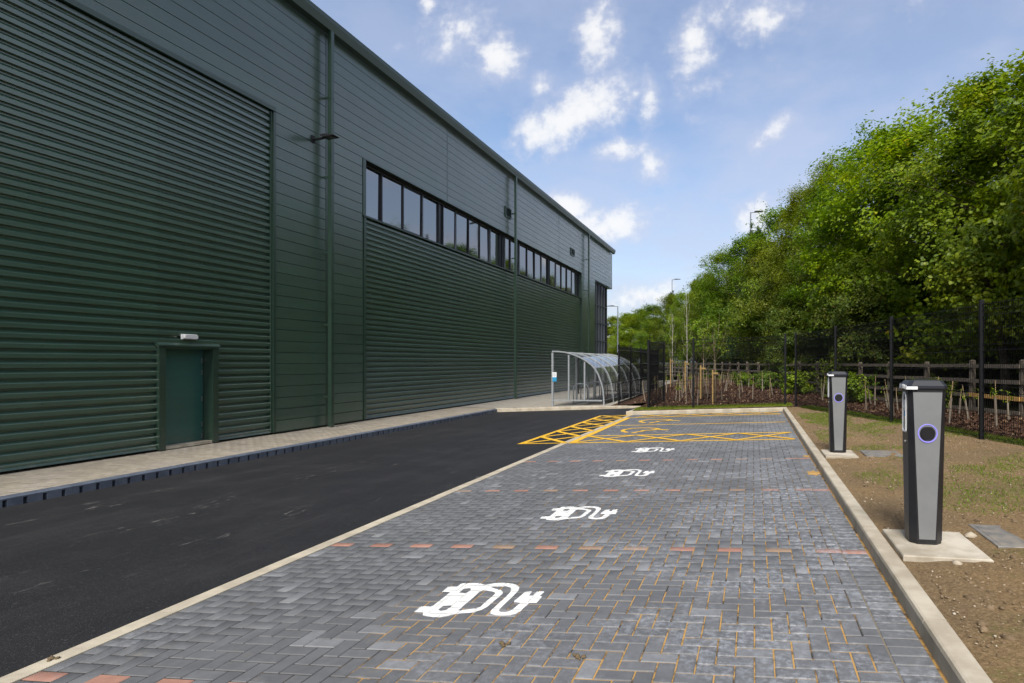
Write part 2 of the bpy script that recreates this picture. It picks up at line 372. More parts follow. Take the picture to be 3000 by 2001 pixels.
class MB:
    def __init__(s): s.v = []; s.f = []
    def box(s, x0, x1, y0, y1, z0, z1):
        b = len(s.v); s.v += [(x, y, z) for z in (z0, z1) for y in (y0, y1) for x in (x0, x1)]
        s.f += [tuple(b+i for i in q) for q in ((0,2,3,1), (4,5,7,6), (0,1,5,4), (2,6,7,3), (0,4,6,2), (1,3,7,5))]; return s
    def bbox(s, x0, x1, y0, y1, z0, z1, c=.005):
        # box with chamfered upper rim
        b = len(s.v)
        for z, k in ((z0, 0), (z1-c, 0), (z1, c)):
            s.v += [(x0+k, y0+k, z), (x1-k, y0+k, z), (x1-k, y1-k, z), (x0+k, y1-k, z)]
        for l in (0, 4):
            for i in range(4): j = (i+1) % 4; s.f.append((b+l+i, b+l+j, b+l+4+j, b+l+4+i))
        s.f += [(b+3, b+2, b+1, b), (b+8, b+9, b+10, b+11)]; return s
    def prism(s, pts, axis, a, c, caps=True):
        # closed 2-D polygon extruded along an axis from a to c
        def mk(p, t): return {'x': (t, p[0], p[1]), 'y': (p[0], t, p[1]), 'z': (p[0], p[1], t)}[axis]
        b = len(s.v); n = len(pts)
        s.v += [mk(p, a) for p in pts] + [mk(p, c) for p in pts]
        for i in range(n): j = (i+1) % n; s.f.append((b+i, b+j, b+n+j, b+n+i))
        if caps: s.f += [tuple(b+i for i in range(n))[::-1], tuple(b+n+i for i in range(n))]
        return s
    def loft(s, rings, caps=True):
        b = len(s.v); n = len(rings[0])
        for r in rings: s.v += list(r)
        for k in range(len(rings)-1):
            for i in range(n): j = (i+1) % n; s.f.append((b+k*n+i, b+k*n+j, b+(k+1)*n+j, b+(k+1)*n+i))
        if caps: s.f += [tuple(b+i for i in range(n))[::-1], tuple(b+(len(rings)-1)*n+i for i in range(n))]
        return s
    def tube(s, pts, rad, sides=8, caps=True):
        pts = [Vector(p) for p in pts]
        rad = rad if isinstance(rad, (list, tuple)) else [rad]*len(pts)
        rings = []; up = None
        for i, p in enumerate(pts):
            d = (pts[min(i+1, len(pts)-1)] - pts[max(i-1, 0)]).normalized()
            if up is None: up = d.orthogonal().normalized()
            else: up = (up - d*up.dot(d)).normalized()
            q = d.cross(up)
            rings.append([tuple(p + (up*math.cos(a) + q*math.sin(a))*rad[i]) for a in [2*math.pi*(k+.5)/sides for k in range(sides)]])
        return s.loft(rings, caps)
    def mesh(s, name, material, off=(0, 0, 0), smooth=False):
        me = bpy.data.meshes.new(name)
        me.from_pydata([(x-off[0], y-off[1], z-off[2]) for x, y, z in s.v], [], s.f)
        me.materials.append(MATS[material]); me.validate(); me.update()
        import bmesh
        bm = bmesh.new(); bm.from_mesh(me); bmesh.ops.recalc_face_normals(bm, faces=bm.faces[:]); bm.to_mesh(me); bm.free()
        if smooth: me.polygons.foreach_set('use_smooth', [True]*len(me.polygons))
        return me
    def build(s, name, material, parent=None, loc=None, smooth=False):
        if loc is None:
            if parent: loc = wl(parent)
            else:
                a = np.array(s.v); loc = ((a[:,0].min()+a[:,0].max())/2, (a[:,1].min()+a[:,1].max())/2, a[:,2].min())
        me = s.mesh(name, material, loc, smooth)
        o = bpy.data.objects.new(name, me); return link(o, parent, loc)
def struct(o): o['kind'] = 'structure'; return o

# ------------------------------------------------------------------ levels
SL = .0389
def zroad(X): return SL*X
def zt(X, Y): return .12 + .04*X + .018*max(0, Y-19)
def zv(X, Y): return zt(X, Y) - .014 + .015*math.sin(X*2.1+Y*1.3)*math.sin(Y*.9)*min(1, max(0, (X-1.6)*2)) + .03*min(1, max(0, (X-1.7)))
def zpad(X): return float(np.interp(X, [-11.9, -10.1, -5.5], [-.215, -.255, -.095]))
XE0, XE1, XK, YK = -4.07, -3.93, .925, 19.28
SKEW = -.276
def LF(Y): return 3.77 + SKEW*(Y-10.74)       # mesh fence line on the right
def WF(Y): return 5.4 - .31*(Y-16.1)          # post and rail fence line

def sheet(name, xa, xb, ys, n, zf, material, jit=0, bias=None):
    V = []; F = []; rg = random.Random(3)
    for Y in ys:
        a, b = xa(Y), xb(Y)
        for i in range(n+1):
            X = a + (b-a)*i/n; V.append((X, Y, zf(X, Y) + (rg.uniform(-jit, jit) if 0 < i < n else 0)))
    for j in range(len(ys)-1):
        for i in range(n): k = j*(n+1)+i; F.append((k, k+1, k+n+2, k+n+1))
    m = MB(); m.v = V; m.f = F
    return struct(m.build(name, material, loc=(0, 0, 0), smooth=True))
fr = lambda a, b, n: [a + (b-a)*i/n for i in range(n+1)]
g = MB(); g.v = [(-900, -300, -.62), (900, -300, -.62), (900, 1500, -.62), (-900, 1500, -.62)]; g.f = [(0, 1, 2, 3)]
struct(g.build('ground', 'far_ground', loc=(0, 0, 0)))
# asphalt road with its tongue behind the bays
m = MB(); m.v = [(-10.0, -12, zroad(-10.0)), (XE0, -12, zroad(XE0)), (XE0, 19.4, zroad(XE0)), (-4.02, 22.5, zroad(-4.02)), (-10.0, 22.36, zroad(-10.0))]; m.f = [(0, 1, 2, 3, 4)]
struct(m.build('road', 'asphalt', loc=(0, 0, 0)))

# ------------------------------------------------------------------ block paving
def block_mesh(name, lx, ly, material, h=.03, c=.006):
    return MB().bbox(-lx/2, lx/2, -ly/2, ly/2, -h, 0, c).mesh(name, material)
def blocks(parent, cells, zf, slope, pick, tone, stuffname):
    """cells: (x0,x1,y0,y1,colour); the `pick` nearest in the picture become parts, the rest one joined part"""
    J = .0026
    vis = []
    for c in cells:
        cx, cy = (c[0]+c[1])/2, (c[2]+c[3])/2
        u, v = pj(cx, cy, zf(cx))
        ins = -60 < u < 3060 and v < 2040
        vis.append((0 if ins else 1, math.hypot(cx, cy)))
    order = sorted(range(len(cells)), key=lambda i: vis[i])
    near = set(order[:pick]); cache = {}
    V = []; C = []; rg = random.Random(5)
    T = 0
    for i, (x0, x1, y0, y1, colr) in enumerate(cells):
        x0 += J; x1 -= J; y0 += J; y1 -= J
        cx, cy = (x0+x1)/2, (y0+y1)/2; dz = rg.uniform(-.0012, .0012)
        if i in near:
            key = (round(x1-x0, 3), round(y1-y0, 3))
            if key not in cache: cache[key] = block_mesh('paving_block', key[0], key[1], 'block_obj')
            o = inst('paving_block', cache[key], (cx, cy, zf(cx)+dz), parent, rot=(rg.uniform(-.004, .004), -math.atan(slope)+rg.uniform(-.004, .004), 0))
            o.color = colr + (1,)
        else:
            c = .006
            for z, k in ((-.03, 0), (-c, 0), (0, c)):
                for (x, y) in ((x0+k, y0+k), (x1-k, y0+k), (x1-k, y1-k), (x0+k, y1-k)): V.append((x, y, zf(x)+z+dz))
            C.append(colr)
    n = len(C); base = (np.arange(n)*12)[:, None]
    q = np.array([[l+i, l+(i+1) % 4, l+4+(i+1) % 4, l+4+i] for l in (0, 4) for i in range(4)] + [[8, 9, 10, 11]]).ravel()
    idx = (base + q[None, :]).ravel()
    cols = np.repeat(np.c_[np.array(C), np.ones(n)], 9, axis=0)
    me = mesh_arrays(stuffname, np.array(V), np.full(n*9, 4), idx, 'block_attr', col=cols)
    o = bpy.data.objects.new(stuffname, me); link(o, parent, (0, 0, 0)); o['kind'] = 'stuff'
def grey(rg):
    v = rg.choice([.106, .11, .114, .118, .122, .126]) * rg.uniform(.94, 1.06)
    if rg.random() < .05: v *= 1.5
    return (v*.975, v, v*1.035)
rg = random.Random(11)
sandsheet = MB(); y0p, y1p = .6, YK
sandsheet.v = [(XE1, y0p, zroad(XE1)-.0045), (XK+.01, y0p, zroad(XK)-.0045), (XK+.01, y1p, zroad(XK)-.0045), (XE1, y1p, zroad(XE1)-.0045)]; sandsheet.f = [(0, 1, 2, 3)]
bay = struct(sandsheet.build('parking_bay_paving', 'joint_sand', loc=(0, 0, 0)))
XR = XK - .012; XH = XR - .2           # header course against the kerb
cells = []
RED_ROWS = {round(2.67+2.4*k, 2) for k in range(4)}
X0, Y0 = XE1, 2.67 - .05 - 24*.1       # herringbone origin, so that the red rows land on a course
CS = (XH-X0)/46
nx, ny = 48, int((y1p-Y0)/.1)+2
for j in range(-3, ny):
    for i in range(-2, nx):
        t = (i - j) % 4
        yc = Y0 + (j+.5)*.1
        if t == 0: c = [X0+i*CS, X0+(i+2)*CS, Y0+j*.1, Y0+(j+1)*.1]
        elif t == 3: c = [X0+i*CS, X0+(i+1)*CS, Y0+j*.1, Y0+(j+2)*.1]
        else: continue
        c = [max(c[0], XE1), min(c[1], XH), max(c[2], y0p), min(c[3], y1p)]
        if c[1]-c[0] < .025 or c[3]-c[2] < .025: continue
        red = t == 0 and j % 24 == 0 and 0 <= j//24 - 1 <= 3 and c[1]-c[0] > .1
        v = rg.random()
        colr = ((.29+.05*v, .145+.04*v, .105+.03*v) if rg.random() < .72 else (.26, .175, .115)) if red else grey(rg)
        cells.append((*c, colr))
y = y0p
while y < y1p - .05:
    jj = round((y-Y0)/.1)
    red = jj % 24 == 0 and 1 <= jj//24 <= 4
    cells.append((XH, XR, y, min(y+.1, y1p), (.31, .155, .11) if red else grey(rg))); y += .1
BAY_CELLS = list(cells)
blocks(bay, cells, zroad, SL, 300, None, 'paving_blocks')

# building-side footpath in buff blocks, courses running across
ZF = lambda X: float(np.interp(X, [-11.9, -10.12], [-.214, -.252]))
m = MB(); m.v = [(-12.1, -4, ZF(-12.1)-.005), (-10.12, -4, ZF(-10.12)-.005), (-10.12, 22.4, ZF(-10.12)-.005), (-12.1, 22.4, ZF(-12.1)-.005)]; m.f = [(0, 1, 2, 3)]
fp = struct(m.build('footpath', 'joint_grey', loc=(0, 0, 0)))
cells = []; rg = random.Random(21)
y = 3.0; j = 0
while y < 22.35:
    x = -12.02 + (.1 if j % 2 else 0)
    while x < -10.12:
        a, b = x, min(x+.2, -10.125)
        if b-a > .03:
            v = rg.uniform(.85, 1.15); 
            cells.append((a, b, y, y+.1, (.30*v, .262*v, .205*v)))
        x += .2
    y += .1; j += 1
blocks(fp, cells, ZF, -.0213, 300, None, 'paving_blocks')
# paved court around the shelter
m = MB(); xs = fr(-12.1, -5.5, 12); ys = fr(22.5, 60, 12)
m.v = [(x, y, zpad(x)) for y in ys for x in xs]; m.f = [(j*13+i, j*13+i+1, j*13+i+14, j*13+i+13) for j in range(12) for i in range(12)]
struct(m.build('paved_court', 'pad_paving', loc=(0, 0, 0)))

# ------------------------------------------------------------------ kerbs
def kerb_stone(L, w=.125, h=.25):
    # bullnose kerb: local +x is the road face side reversed (road at x=0), length along y
    r = .02; prof = [(0, -h), (w, -h), (w, -.004), (w-.004, 0), (r, 0), (r*.35, -r*.3), (0, -r*1.3)]
    return MB().prism(prof, 'y', -L/2+.0025, L/2-.0025)
kerb = struct(empty('kerb', (0, 0, 0)))
km = {}
def run_kerb(p0, p1, ztop, L=.915, flip=False, parent=kerb, name='kerb_stone', material='kerb_concrete'):
    p0, p1 = Vector((*p0, 0)), Vector((*p1, 0)); d = p1-p0; n = max(1, round(d.length/L)); l = d.length/n
    key = (round(l, 4), material)
    if key not in km: km[key] = kerb_stone(l).mesh('kerb_stone', material)
    ang = math.atan2(d.y, d.x) - math.pi/2
    for i in range(n):
        c = p0 + d*((i+.5)/n); z = ztop(c.x, c.y); z2 = ztop(*(c+d.normalized()).xy)
        o = inst(name, km[key], (c.x, c.y, z + random.uniform(-.002, .002)), parent, rot=(math.atan(z2-z), 0, ang))
ZK = lambda X, Y: zroad(X)+.12
run_kerb((XK, -3.0), (XK, YK+.0), lambda X, Y: zroad(XK)+.118)                   # along the bay heads
run_kerb((XK+.13, YK), (-4.16, YK+.02), ZK)                                 # far end of the bays (rotated so road face looks back)
# kerb tongue and shelter kerb
run_kerb((-4.145, YK+.02+.128), (-4.0, 22.42), ZK)
run_kerb((-3.9, 22.5), (-10.15, 22.36), lambda X, Y: zpad(X)+.002)
# flush edging strip between road and blocks
edg = struct(empty('edging_strip', (0, 0, 0)))
em = MB().prism([(XE0+.003, -.1), (XE1-.003, -.1), (XE1-.003, -.003), (XE1-.006, 0), (XE0+.006, 0), (XE0+.003, -.003)], 'y', -.4575+.002, .4575-.002)
em.v = [(x-(XE0+XE1)/2, y, z) for x, y, z in em.v]; edm = em.mesh('edging_stone', 'edging_concrete')
y = -2.0
while y < YK-.1:
    inst('edging_stone', edm, ((XE0+XE1)/2, y+.4575, zroad(-4)+.004+random.uniform(-.001, .001)), edg, rot=(0, -math.atan(SL), 0)); y += .915
# slotted drainage kerb
drn = struct(empty('drainage_kerb', (0, 0, 0)))
U = .466; dk = MB(); x0, x1 = -10.13, -10.0; zb, ztp = zroad(-10)-.02, -.252
dk.box(x0, x0+.03, -U/2+.001, U/2-.001, zb-.1, ztp-.03)
prev = -U/2+.001
for cyy in (-.1165, .1165):
    dk.box(x0+.03, x1, prev, cyy-.026, zb-.1, zroad(-10)+.095); prev = cyy+.026
dk.box(x0+.03, x1, prev, U/2-.001, zb-.1, zroad(-10)+.095)
dk.prism([(x0+.0, ztp-.03), (x0, ztp), (x1-.025, ztp), (x1, ztp-.022), (x1, zroad(-10)+.0952), (x0+.03, zroad(-10)+.0952), (x0+.03, ztp-.03)], 'y', -U/2+.001, U/2-.001)
dkm = dk.mesh('drain_unit', 'drain_kerb')
y = 6.502 - .1165 - 20*U + U/2 - .0
while y < 22.3:
    inst('drain_unit', dkm, (0, y, 0), drn); y += U

# ------------------------------------------------------------------ warehouse
XW = -11.8
bld = empty('warehouse_building', (XW, 20, -.3), 'long dark green metal clad warehouse with strip windows and eaves gutter', 'building')
mb = MB(); mb.box(-44, -12.1, -24, 47.7, -.3, 7.80).box(-44, -11.96, -24, 48.95, 7.80, 10.78)
mb.build('wall', 'trim_paint', bld)
mb = MB(); mb.prism([(-44, 10.8), (-11.9, 10.8), (-11.9, 11.0), (-28, 12.4), (-44, 11.0)], 'y', -24.2, 48.98); mb.build('roof', 'gutter_paint', bld)
# gutter
mb = MB(); mb.prism([(-11.80, 10.80), (-11.72, 10.74), (-11.55, 10.78), (-11.49, 10.98), (-11.49, 11.10), (-11.53, 11.10), (-11.54, 10.99), (-11.80, 10.99)], 'y', -24.2, 49.15); mb.build('gutter', 'gutter_paint', bld)
MB().box(-11.74, -11.54, 49.15, 49.3, 10.95, 11.09).build('gutter_end', 'frame_metal', bld)
# horizontal micro-rib planks, each its own piece
PH = .29; NR = 10
plank_cache = {}
def plank_mesh(L, h):
    key = (round(L, 3), round(h, 3))
    if key in plank_cache: return plank_cache[key]
    # profile in (x, z): outer face at x=0, grooved every 29 mm
    pts = [(-.06, .004)]; z = .004; pts.append((-.012, .004)); pts.append((0, .010))
    k = int(round((h-.016)/.0285))
    st = (h-.016)/max(k, 1)
    for i in range(k):
        a = .010 + i*st
        pts += [(0, a+st*.60), (-.0035, a+st*.70), (-.0035, a+st*.88), (0, a+st*.98)]
    pts += [(-.012, h-.001), (-.06, h-.001)]
    V = [(x, y, z) for y in (-L/2+.003, L/2-.003) for x, z in pts]; n = len(pts)
    m = MB(); m.v = V; m.f = [(i, i+1, n+i+1, n+i) for i in range(n-1)]
    plank_cache[key] = m.mesh('cladding_plank', 'cladding_paint'); return plank_cache[key]
def planks(ya, yb, z0, z1, x=-11.78):
    n = max(1, round((z1-z0)/PH)); h = (z1-z0)/n
    for i in range(n): inst('cladding_plank', plank_mesh(yb-ya, h), (x + random.uniform(-.0015, .0015), (ya+yb)/2, z0+i*h), bld, rot=(0, random.uniform(-.003, .003), 0))
YB = [-5.2, 1.5, 8.25, 14.95, 21.6, 28.4, 35.15, 42.0, 49.03]
for a, b in zip(YB[:-1], YB[1:]): planks(a+.02, b-.02, 7.85, 10.75)
planks(13.13, 14.93, -.17, 7.85); planks(14.97, 16.48, -.17, 7.85)
planks(40.12, 41.98, -.17, 7.85); planks(42.02, 43.56, -.17, 7.85)
# vertical joint flashings
def vtrim(y0, y1, z0, z1, x=-11.772, name='flashing'):
    MB().box(x-.12, x, y0, y1, z0, z1).build(name, 'trim_paint', bld)
for y in (1.5, 8.25, 21.6, 35.15): MB().box(-11.85, -11.776, y-.022, y+.022, 7.86, 10.74).build('flashing', 'trim_paint', bld)
for y in (14.95, 42.0): MB().box(-11.85, -11.774, y-.06, y+.06, -.16, 10.74).build('flashing', 'trim_paint', bld)
MB().box(-11.85, -11.774, 28.34, 28.46, 7.86, 10.74).build('flashing', 'trim_paint', bld)
MB().box(-11.92, -11.775, 49.032, 49.07, 7.80, 10.75).build('corner_flashing', 'trim_paint', bld)
MB().box(-44, -11.962, 48.952, 49.0, 7.80, 10.75).build('end_cladding', 'cladding_paint', bld)
MB().box(-44, -11.79, 43.6, 49.02, 7.78, 7.797).build('soffit', 'trim_paint', bld)
# corrugated sheets
RP = .1645
def corr(ya, yb, z0, z1, name='corrugated_sheet'):
    pts = []; z = -.2
    V = []; 
    xs_v, xs_c = -11.885, -11.832
    while z < 7.9:
        for dz, x in ((0, xs_v), (.034, xs_v), (.040, xs_c), (.112, xs_c)):
            pts.append((x, z+dz))
        z += RP
    # clip
    def xat(zz):
        for (xa, za), (xb, zb) in zip(pts[:-1], pts[1:]):
            if za <= zz <= zb: return xa + (xb-xa)*(zz-za)/max(1e-6, zb-za)
        return xs_v
    P2 = [(xat(z0), z0)] + [p for p in pts if z0 < p[1] < z1] + [(xat(z1), z1)]
    n = len(P2); m = MB(); m.v = [(x, y, z) for y in (ya, yb) for x, z in P2]; m.f = [(i, i+1, n+i+1, n+i) for i in range(n-1)]
    return m.build(name, 'cladding_paint', bld)
ZB = -.12
corr(-5.2, 1.46, ZB, 7.84); corr(1.464, 5.8, ZB, 7.84); corr(5.804, 10.2, ZB, 7.84); corr(10.204, 11.46, 1.97, 7.84); corr(11.464, 13.06, ZB, 7.84)
corr(16.6, 22.6, ZB, 6.06); corr(22.604, 28.3, ZB, 6.06); corr(28.304, 34.3, ZB, 6.06); corr(34.304, 40.03, ZB, 6.06)
for y0, y1, z1 in ((13.0, 13.125, 7.86), (16.5, 16.64, 6.08), (40.0, 40.11, 6.08)):
    MB().box(-11.9, -11.80, y0, y0+.045, -.17, z1).box(-11.9, -11.768, y0+.0452, y1, -.17, z1).build('edge_trim', 'trim_paint', bld)
for y0, y1 in ((16.49, 16.63), (40.0, 40.11)): MB().box(-12.09, -11.765, y0, y1, 6.1, 7.85).build('window_jamb', 'trim_paint', bld)
# base drip trims
for y0, y1 in ((-5.2, 10.14), (11.52, 12.995), (16.66, 40.0)):
    MB().prism([(-11.95, -.17), (-11.80, -.17), (-11.795, -.165), (-11.83, -.125), (-11.95, -.115)], 'y', y0, y1).build('drip_trim', 'trim_paint', bld)
MB().prism([(-11.95, -.175), (-11.765, -.175), (-11.765, -.168), (-11.95, -.165)], 'y', 13.13, 16.48).build('drip_trim', 'trim_paint', bld)
MB().prism([(-11.95, 7.845), (-11.745, 7.835), (-11.745, 7.85), (-11.772, 7.87), (-11.772, 7.95), (-11.79, 7.95), (-11.79, 7.86), (-11.95, 7.86)], 'y', -5.2, 13.13).build('head_trim', 'trim_paint', bld)
MB().prism([(-11.95, 7.83), (-11.76, 7.82), (-11.76, 7.845), (-11.95, 7.848)], 'y', 16.5, 40.1).build('head_trim', 'trim_paint', bld)
MB().prism([(-12.08, 6.08), (-11.74, 6.05), (-11.74, 6.085), (-12.08, 6.13)], 'y', 16.5, 40.12).build('window_sill', 'trim_paint', bld)
MB().box(-12.09, -11.9, 16.64, 39.99, 7.79, 7.828).build('window_head', 'recess_shade', bld)  # black of the deep, shaded reveal is painted on
# sheet fixings: small screw heads along the corrugation crests
scr = MB(); rs = random.Random(2)
for (ya, yb, zt_) in ((2.0, 13.0, 7.8), (16.7, 40, 6.0)):
    y = ya
    while y < yb:
        z = -.2+.09
        k = 0
        while z < zt_:
            if not (10.1 < y < 11.55 and z < 2) and (k % 2 == 0 or int(y*10) % 3 == 0):
                scr.box(-11.836, -11.829, y-.009, y+.009, z-.009, z+.009)
            z += RP*1; k += 1
        y += 1.55 if ya < 5 else 2.0
o = scr.build('sheet_fixings', 'trim_paint', bld); o['kind'] = 'stuff'
# ribbon window: frame, mullions, panes
MUL = [16.66, 17.74, 18.95, 20.17, 21.34, 21.64, 22.67, 23.77, 24.83, 25.88, 26.95, 27.25, 27.55, 28.2, 29.0, 29.35, 30.45, 31.55, 32.65, 33.75, 34.05, 35.15, 36.25, 37.35, 38.45, 39.97]
win = empty('window', (-12.0, 28, 6.1), parent=bld)
mb = MB(); mb.box(-12.06, -11.96, 16.64, 39.99, 6.135, 6.19).box(-12.06, -11.96, 16.64, 39.99, 7.735, 7.788); mb.build('frame', 'frame_metal', win)
for i, y in enumerate(MUL):
    wd = .022 if i % 3 else .030
    MB().box(-12.06, -11.97 if i % 2 else -11.98, y-wd, y+wd, 6.192, 7.733).build('mullion', 'frame_metal' if i % 3 else 'frame_light', win)
for i, (a, b) in enumerate(zip(MUL[:-1], MUL[1:])):
    x = -12.03
    tl = random.uniform(-.012, .012); tz = random.uniform(-.012, .012)
    m = MB(); m.v = [(x, a+.026, 6.192), (x+tl, b-.026, 6.192), (x+tl+tz, b-.026, 7.733), (x+tz, a+.026, 7.733)]; m.f = [(0, 1, 2, 3)]
    m.box(x-.045, x-.03, a+.026, b-.026, 6.192, 7.733)
    if b-a < .4 : m.build('pane', 'frame_metal', win)
    else:
        m.build('pane', 'window_glass', win)
        if i % 4 == 2:
            f = MB()
            for q in ((a+.032, a+.056, 6.193, 7.732), (b-.056, b-.032, 6.193, 7.732)): f.box(-12.01, -11.99, *q)
            for q in ((a+.0565, b-.0565, 6.193, 6.222), (a+.0565, b-.0565, 7.70, 7.732)): f.box(-12.01, -11.99, *q)
            f.build('sash', 'frame_metal' if i % 4 else 'frame_light', win)
# glazed corner
cw = empty('corner_glazing', (-12.0, 45.7, -.2), parent=bld)
cy = [43.66, 44.5, 45.34, 46.18, 47.02, 47.82]; cz = [-.2, .85, 1.9, 3.3, 4.7, 6.1, 7.75]
for y in cy: MB().box(-12.08, -11.9, y-.03, y+.03, -.2, 7.77).build('mullion', 'frame_light' if y != cy[-1] else 'frame_metal', cw)
for z in cz:
    for a, b in zip(cy[:-1], cy[1:]): MB().box(-12.07, -11.93, a+.031, b-.031, z-.025 if z > 0 else z, z+.025).build('transom', 'frame_light', cw)
for a, b in zip(cy[:-1], cy[1:]):
    for c, d in zip(cz[:-1], cz[1:]):
        tl = random.uniform(-.006, .006); m = MB(); m.v = [(-12.0, a+.031, c+.025), (-12.0+tl, b-.031, c+.025), (-12.0+tl, b-.031, d-.025), (-12.0, a+.031, d-.025)]; m.f = [(0, 1, 2, 3)]
        m.build('pane', 'window_glass', cw)
MB().box(-12.09, -11.775, 43.565, 43.62, -.2, 7.78).build('flashing', 'trim_paint', bld)
# downpipes on brackets
for y in (14.82, 27.85, 41.1):
    p = MB(); s = .055
    p.box(-11.615, -11.505, y-s, y+s, -.2, 10.76)
    for z in (3.2, 6.9): p.box(-11.62, -11.5, y-s-.006, y+s+.006, z, z+.12)
    dp = p.build('downpipe', 'trim_paint', bld)
    for z in (.6, 2.6, 4.6, 6.7, 8.9):
        MB().box(-11.78, -11.616, y-.02, y+.02, z, z+.05).box(-11.625, -11.498, y-s-.008, y+s+.008, z-.005, z+.055).build('bracket', 'trim_paint', dp)
# louvred vents
for (ya, yb, za, zb) in ((27.05, 27.75, 8.62, 9.12), (37.5, 38.3, 8.62, 9.12)):
    v = empty('louvre_vent', (-11.75, ya, za), parent=bld)
    f = MB(); t = .06
    f.box(-11.79, -11.73, ya, yb, za, za+t).box(-11.79, -11.73, ya, yb, zb-t, zb).box(-11.79, -11.73, ya, ya+t, za+t, zb-t).box(-11.79, -11.73, yb-t, yb, za+t, zb-t)
    f.build('frame', 'gutter_paint', v)
    MB().box(-11.788, -11.776, ya+t, yb-t, za+t, zb-t).build('backing', 'recess_shade', v)
    k = 5
    for i in range(k):
        z = za+t+(zb-za-2*t)*(i+.3)/k
        MB().prism([(-11.772, z+.045), (-11.735, z), (-11.735, z+.008), (-11.772, z+.053)], 'y', ya+t+.001, yb-t-.001).build('slat', 'gutter_paint', v)
# personnel door in a deep reveal
door = empty('door', (-12.0, 10.8, -.15), parent=bld)
MB().box(-12.1, -12.03, 10.30, 11.37, -.14, 1.86).build('leaf', 'door_paint', door)
for y0, y1 in ((10.16, 10.298), (11.372, 11.51)): MB().box(-12.09, -11.775, y0, y1, -.2, 1.90).build('jamb', 'trim_paint', door)
MB().prism([(-12.09, 1.862), (-11.775, 1.862), (-11.775, 1.90), (-12.09, 1.90)], 'y', 10.2985, 11.3715).build('head', 'trim_paint', door)
MB().prism([(-11.88, 1.902), (-11.745, 1.902), (-11.745, 1.935), (-11.80, 1.985), (-11.88, 1.985)], 'y', 10.13, 11.54).build('drip_hood', 'trim_paint', door)
for z in (1.56, 1.30, .72, .16, -.10): MB().box(-12.029, -12.02, 11.325, 11.345, z, z+.11).build('hinge', 'steel', door)
MB().box(-12.029, -12.025, 11.358, 11.369, -.12, 1.85).build('frame_edge', 'trim_paint', door)
MB().box(-12.09, -11.80, 10.30, 11.37, -.2, -.142).build('threshold', 'pad_concrete', door)

# bulkhead light over the door
bk = empty('bulkhead_light', (-11.79, 10.84, 2.05), 'small white rectangular bulkhead light on corrugated wall above green door', 'wall light')
MB().box(-11.835, -11.80, 10.67, 11.01, 2.065, 2.175).build('base', 'white_plastic', bk)
MB().loft([[(-11.799, y, z) for y, z in ((10.68, 2.085), (10.70, 2.067), (10.98, 2.067), (11.0, 2.085), (11.0, 2.155), (10.98, 2.173), (10.70, 2.173), (10.68, 2.155))],
           [(-11.745, y, z) for y, z in ((10.695, 2.095), (10.715, 2.08), (10.965, 2.08), (10.985, 2.095), (10.985, 2.145), (10.965, 2.16), (10.715, 2.16), (10.695, 2.145))]]).build('diffuser', 'light_diffuser', bk)
# floodlight on the wall
fl = empty('wall_floodlight', (-11.75, 14.35, 7.6), 'flat dark grey floodlight on short arm high on wall beside first downpipe', 'wall light')
MB().box(-11.79, -11.745, 14.33, 14.45, 7.54, 7.72).build('mount_plate', 'lamp_dark', fl)
MB().tube([(-11.76, 14.39, 7.62), (-11.5, 14.39, 7.64), (-11.40, 14.39, 7.66)], .035, 10).build('arm', 'lamp_dark', fl)
MB().prism([(-11.46, 7.66), (-11.40, 7.63), (-11.09, 7.66), (-11.06, 7.672), (-11.09, 7.69), (-11.38, 7.72), (-11.46, 7.70)], 'y', 14.27, 14.51).build('head', 'lamp_dark', fl)
MB().box(-11.30, -11.13, 14.30, 14.48, 7.632, 7.641).build('lens', 'lamp_lens', fl)

# ------------------------------------------------------------------ painted markings (thin skins of paint on the blocks)
def flat_poly(name, loops, material, off, parent=None, dz=.0035):
    pts = [[Vector((x, y, 0)) for x, y in l] for l in loops]
    tris = tessellate_polygon(pts); flat = [p for l in pts for p in l]
    m = MB(); m.v = [(p.x+off[0], p.y+off[1], zroad(p.x+off[0])+dz) for p in flat]
    m.f = []
    for a, b, c in tris:
        A, B, Cc = flat[a], flat[b], flat[c]
        cr = (B-A).cross(Cc-A).z
        if abs(cr) > 1e-9: m.f.append((a, b, c) if cr > 0 else (a, c, b))
    me = bpy.data.meshes.new(name); loc = wl(parent) if parent else Vector((off[0], off[1], zroad(off[0])))
    me.from_pydata([(x-loc[0], y-loc[1], z-loc[2]) for x, y, z in m.v], [], m.f); me.materials.append(MATS[material])
    o = bpy.data.objects.new(name, me); return link(o, parent, loc)
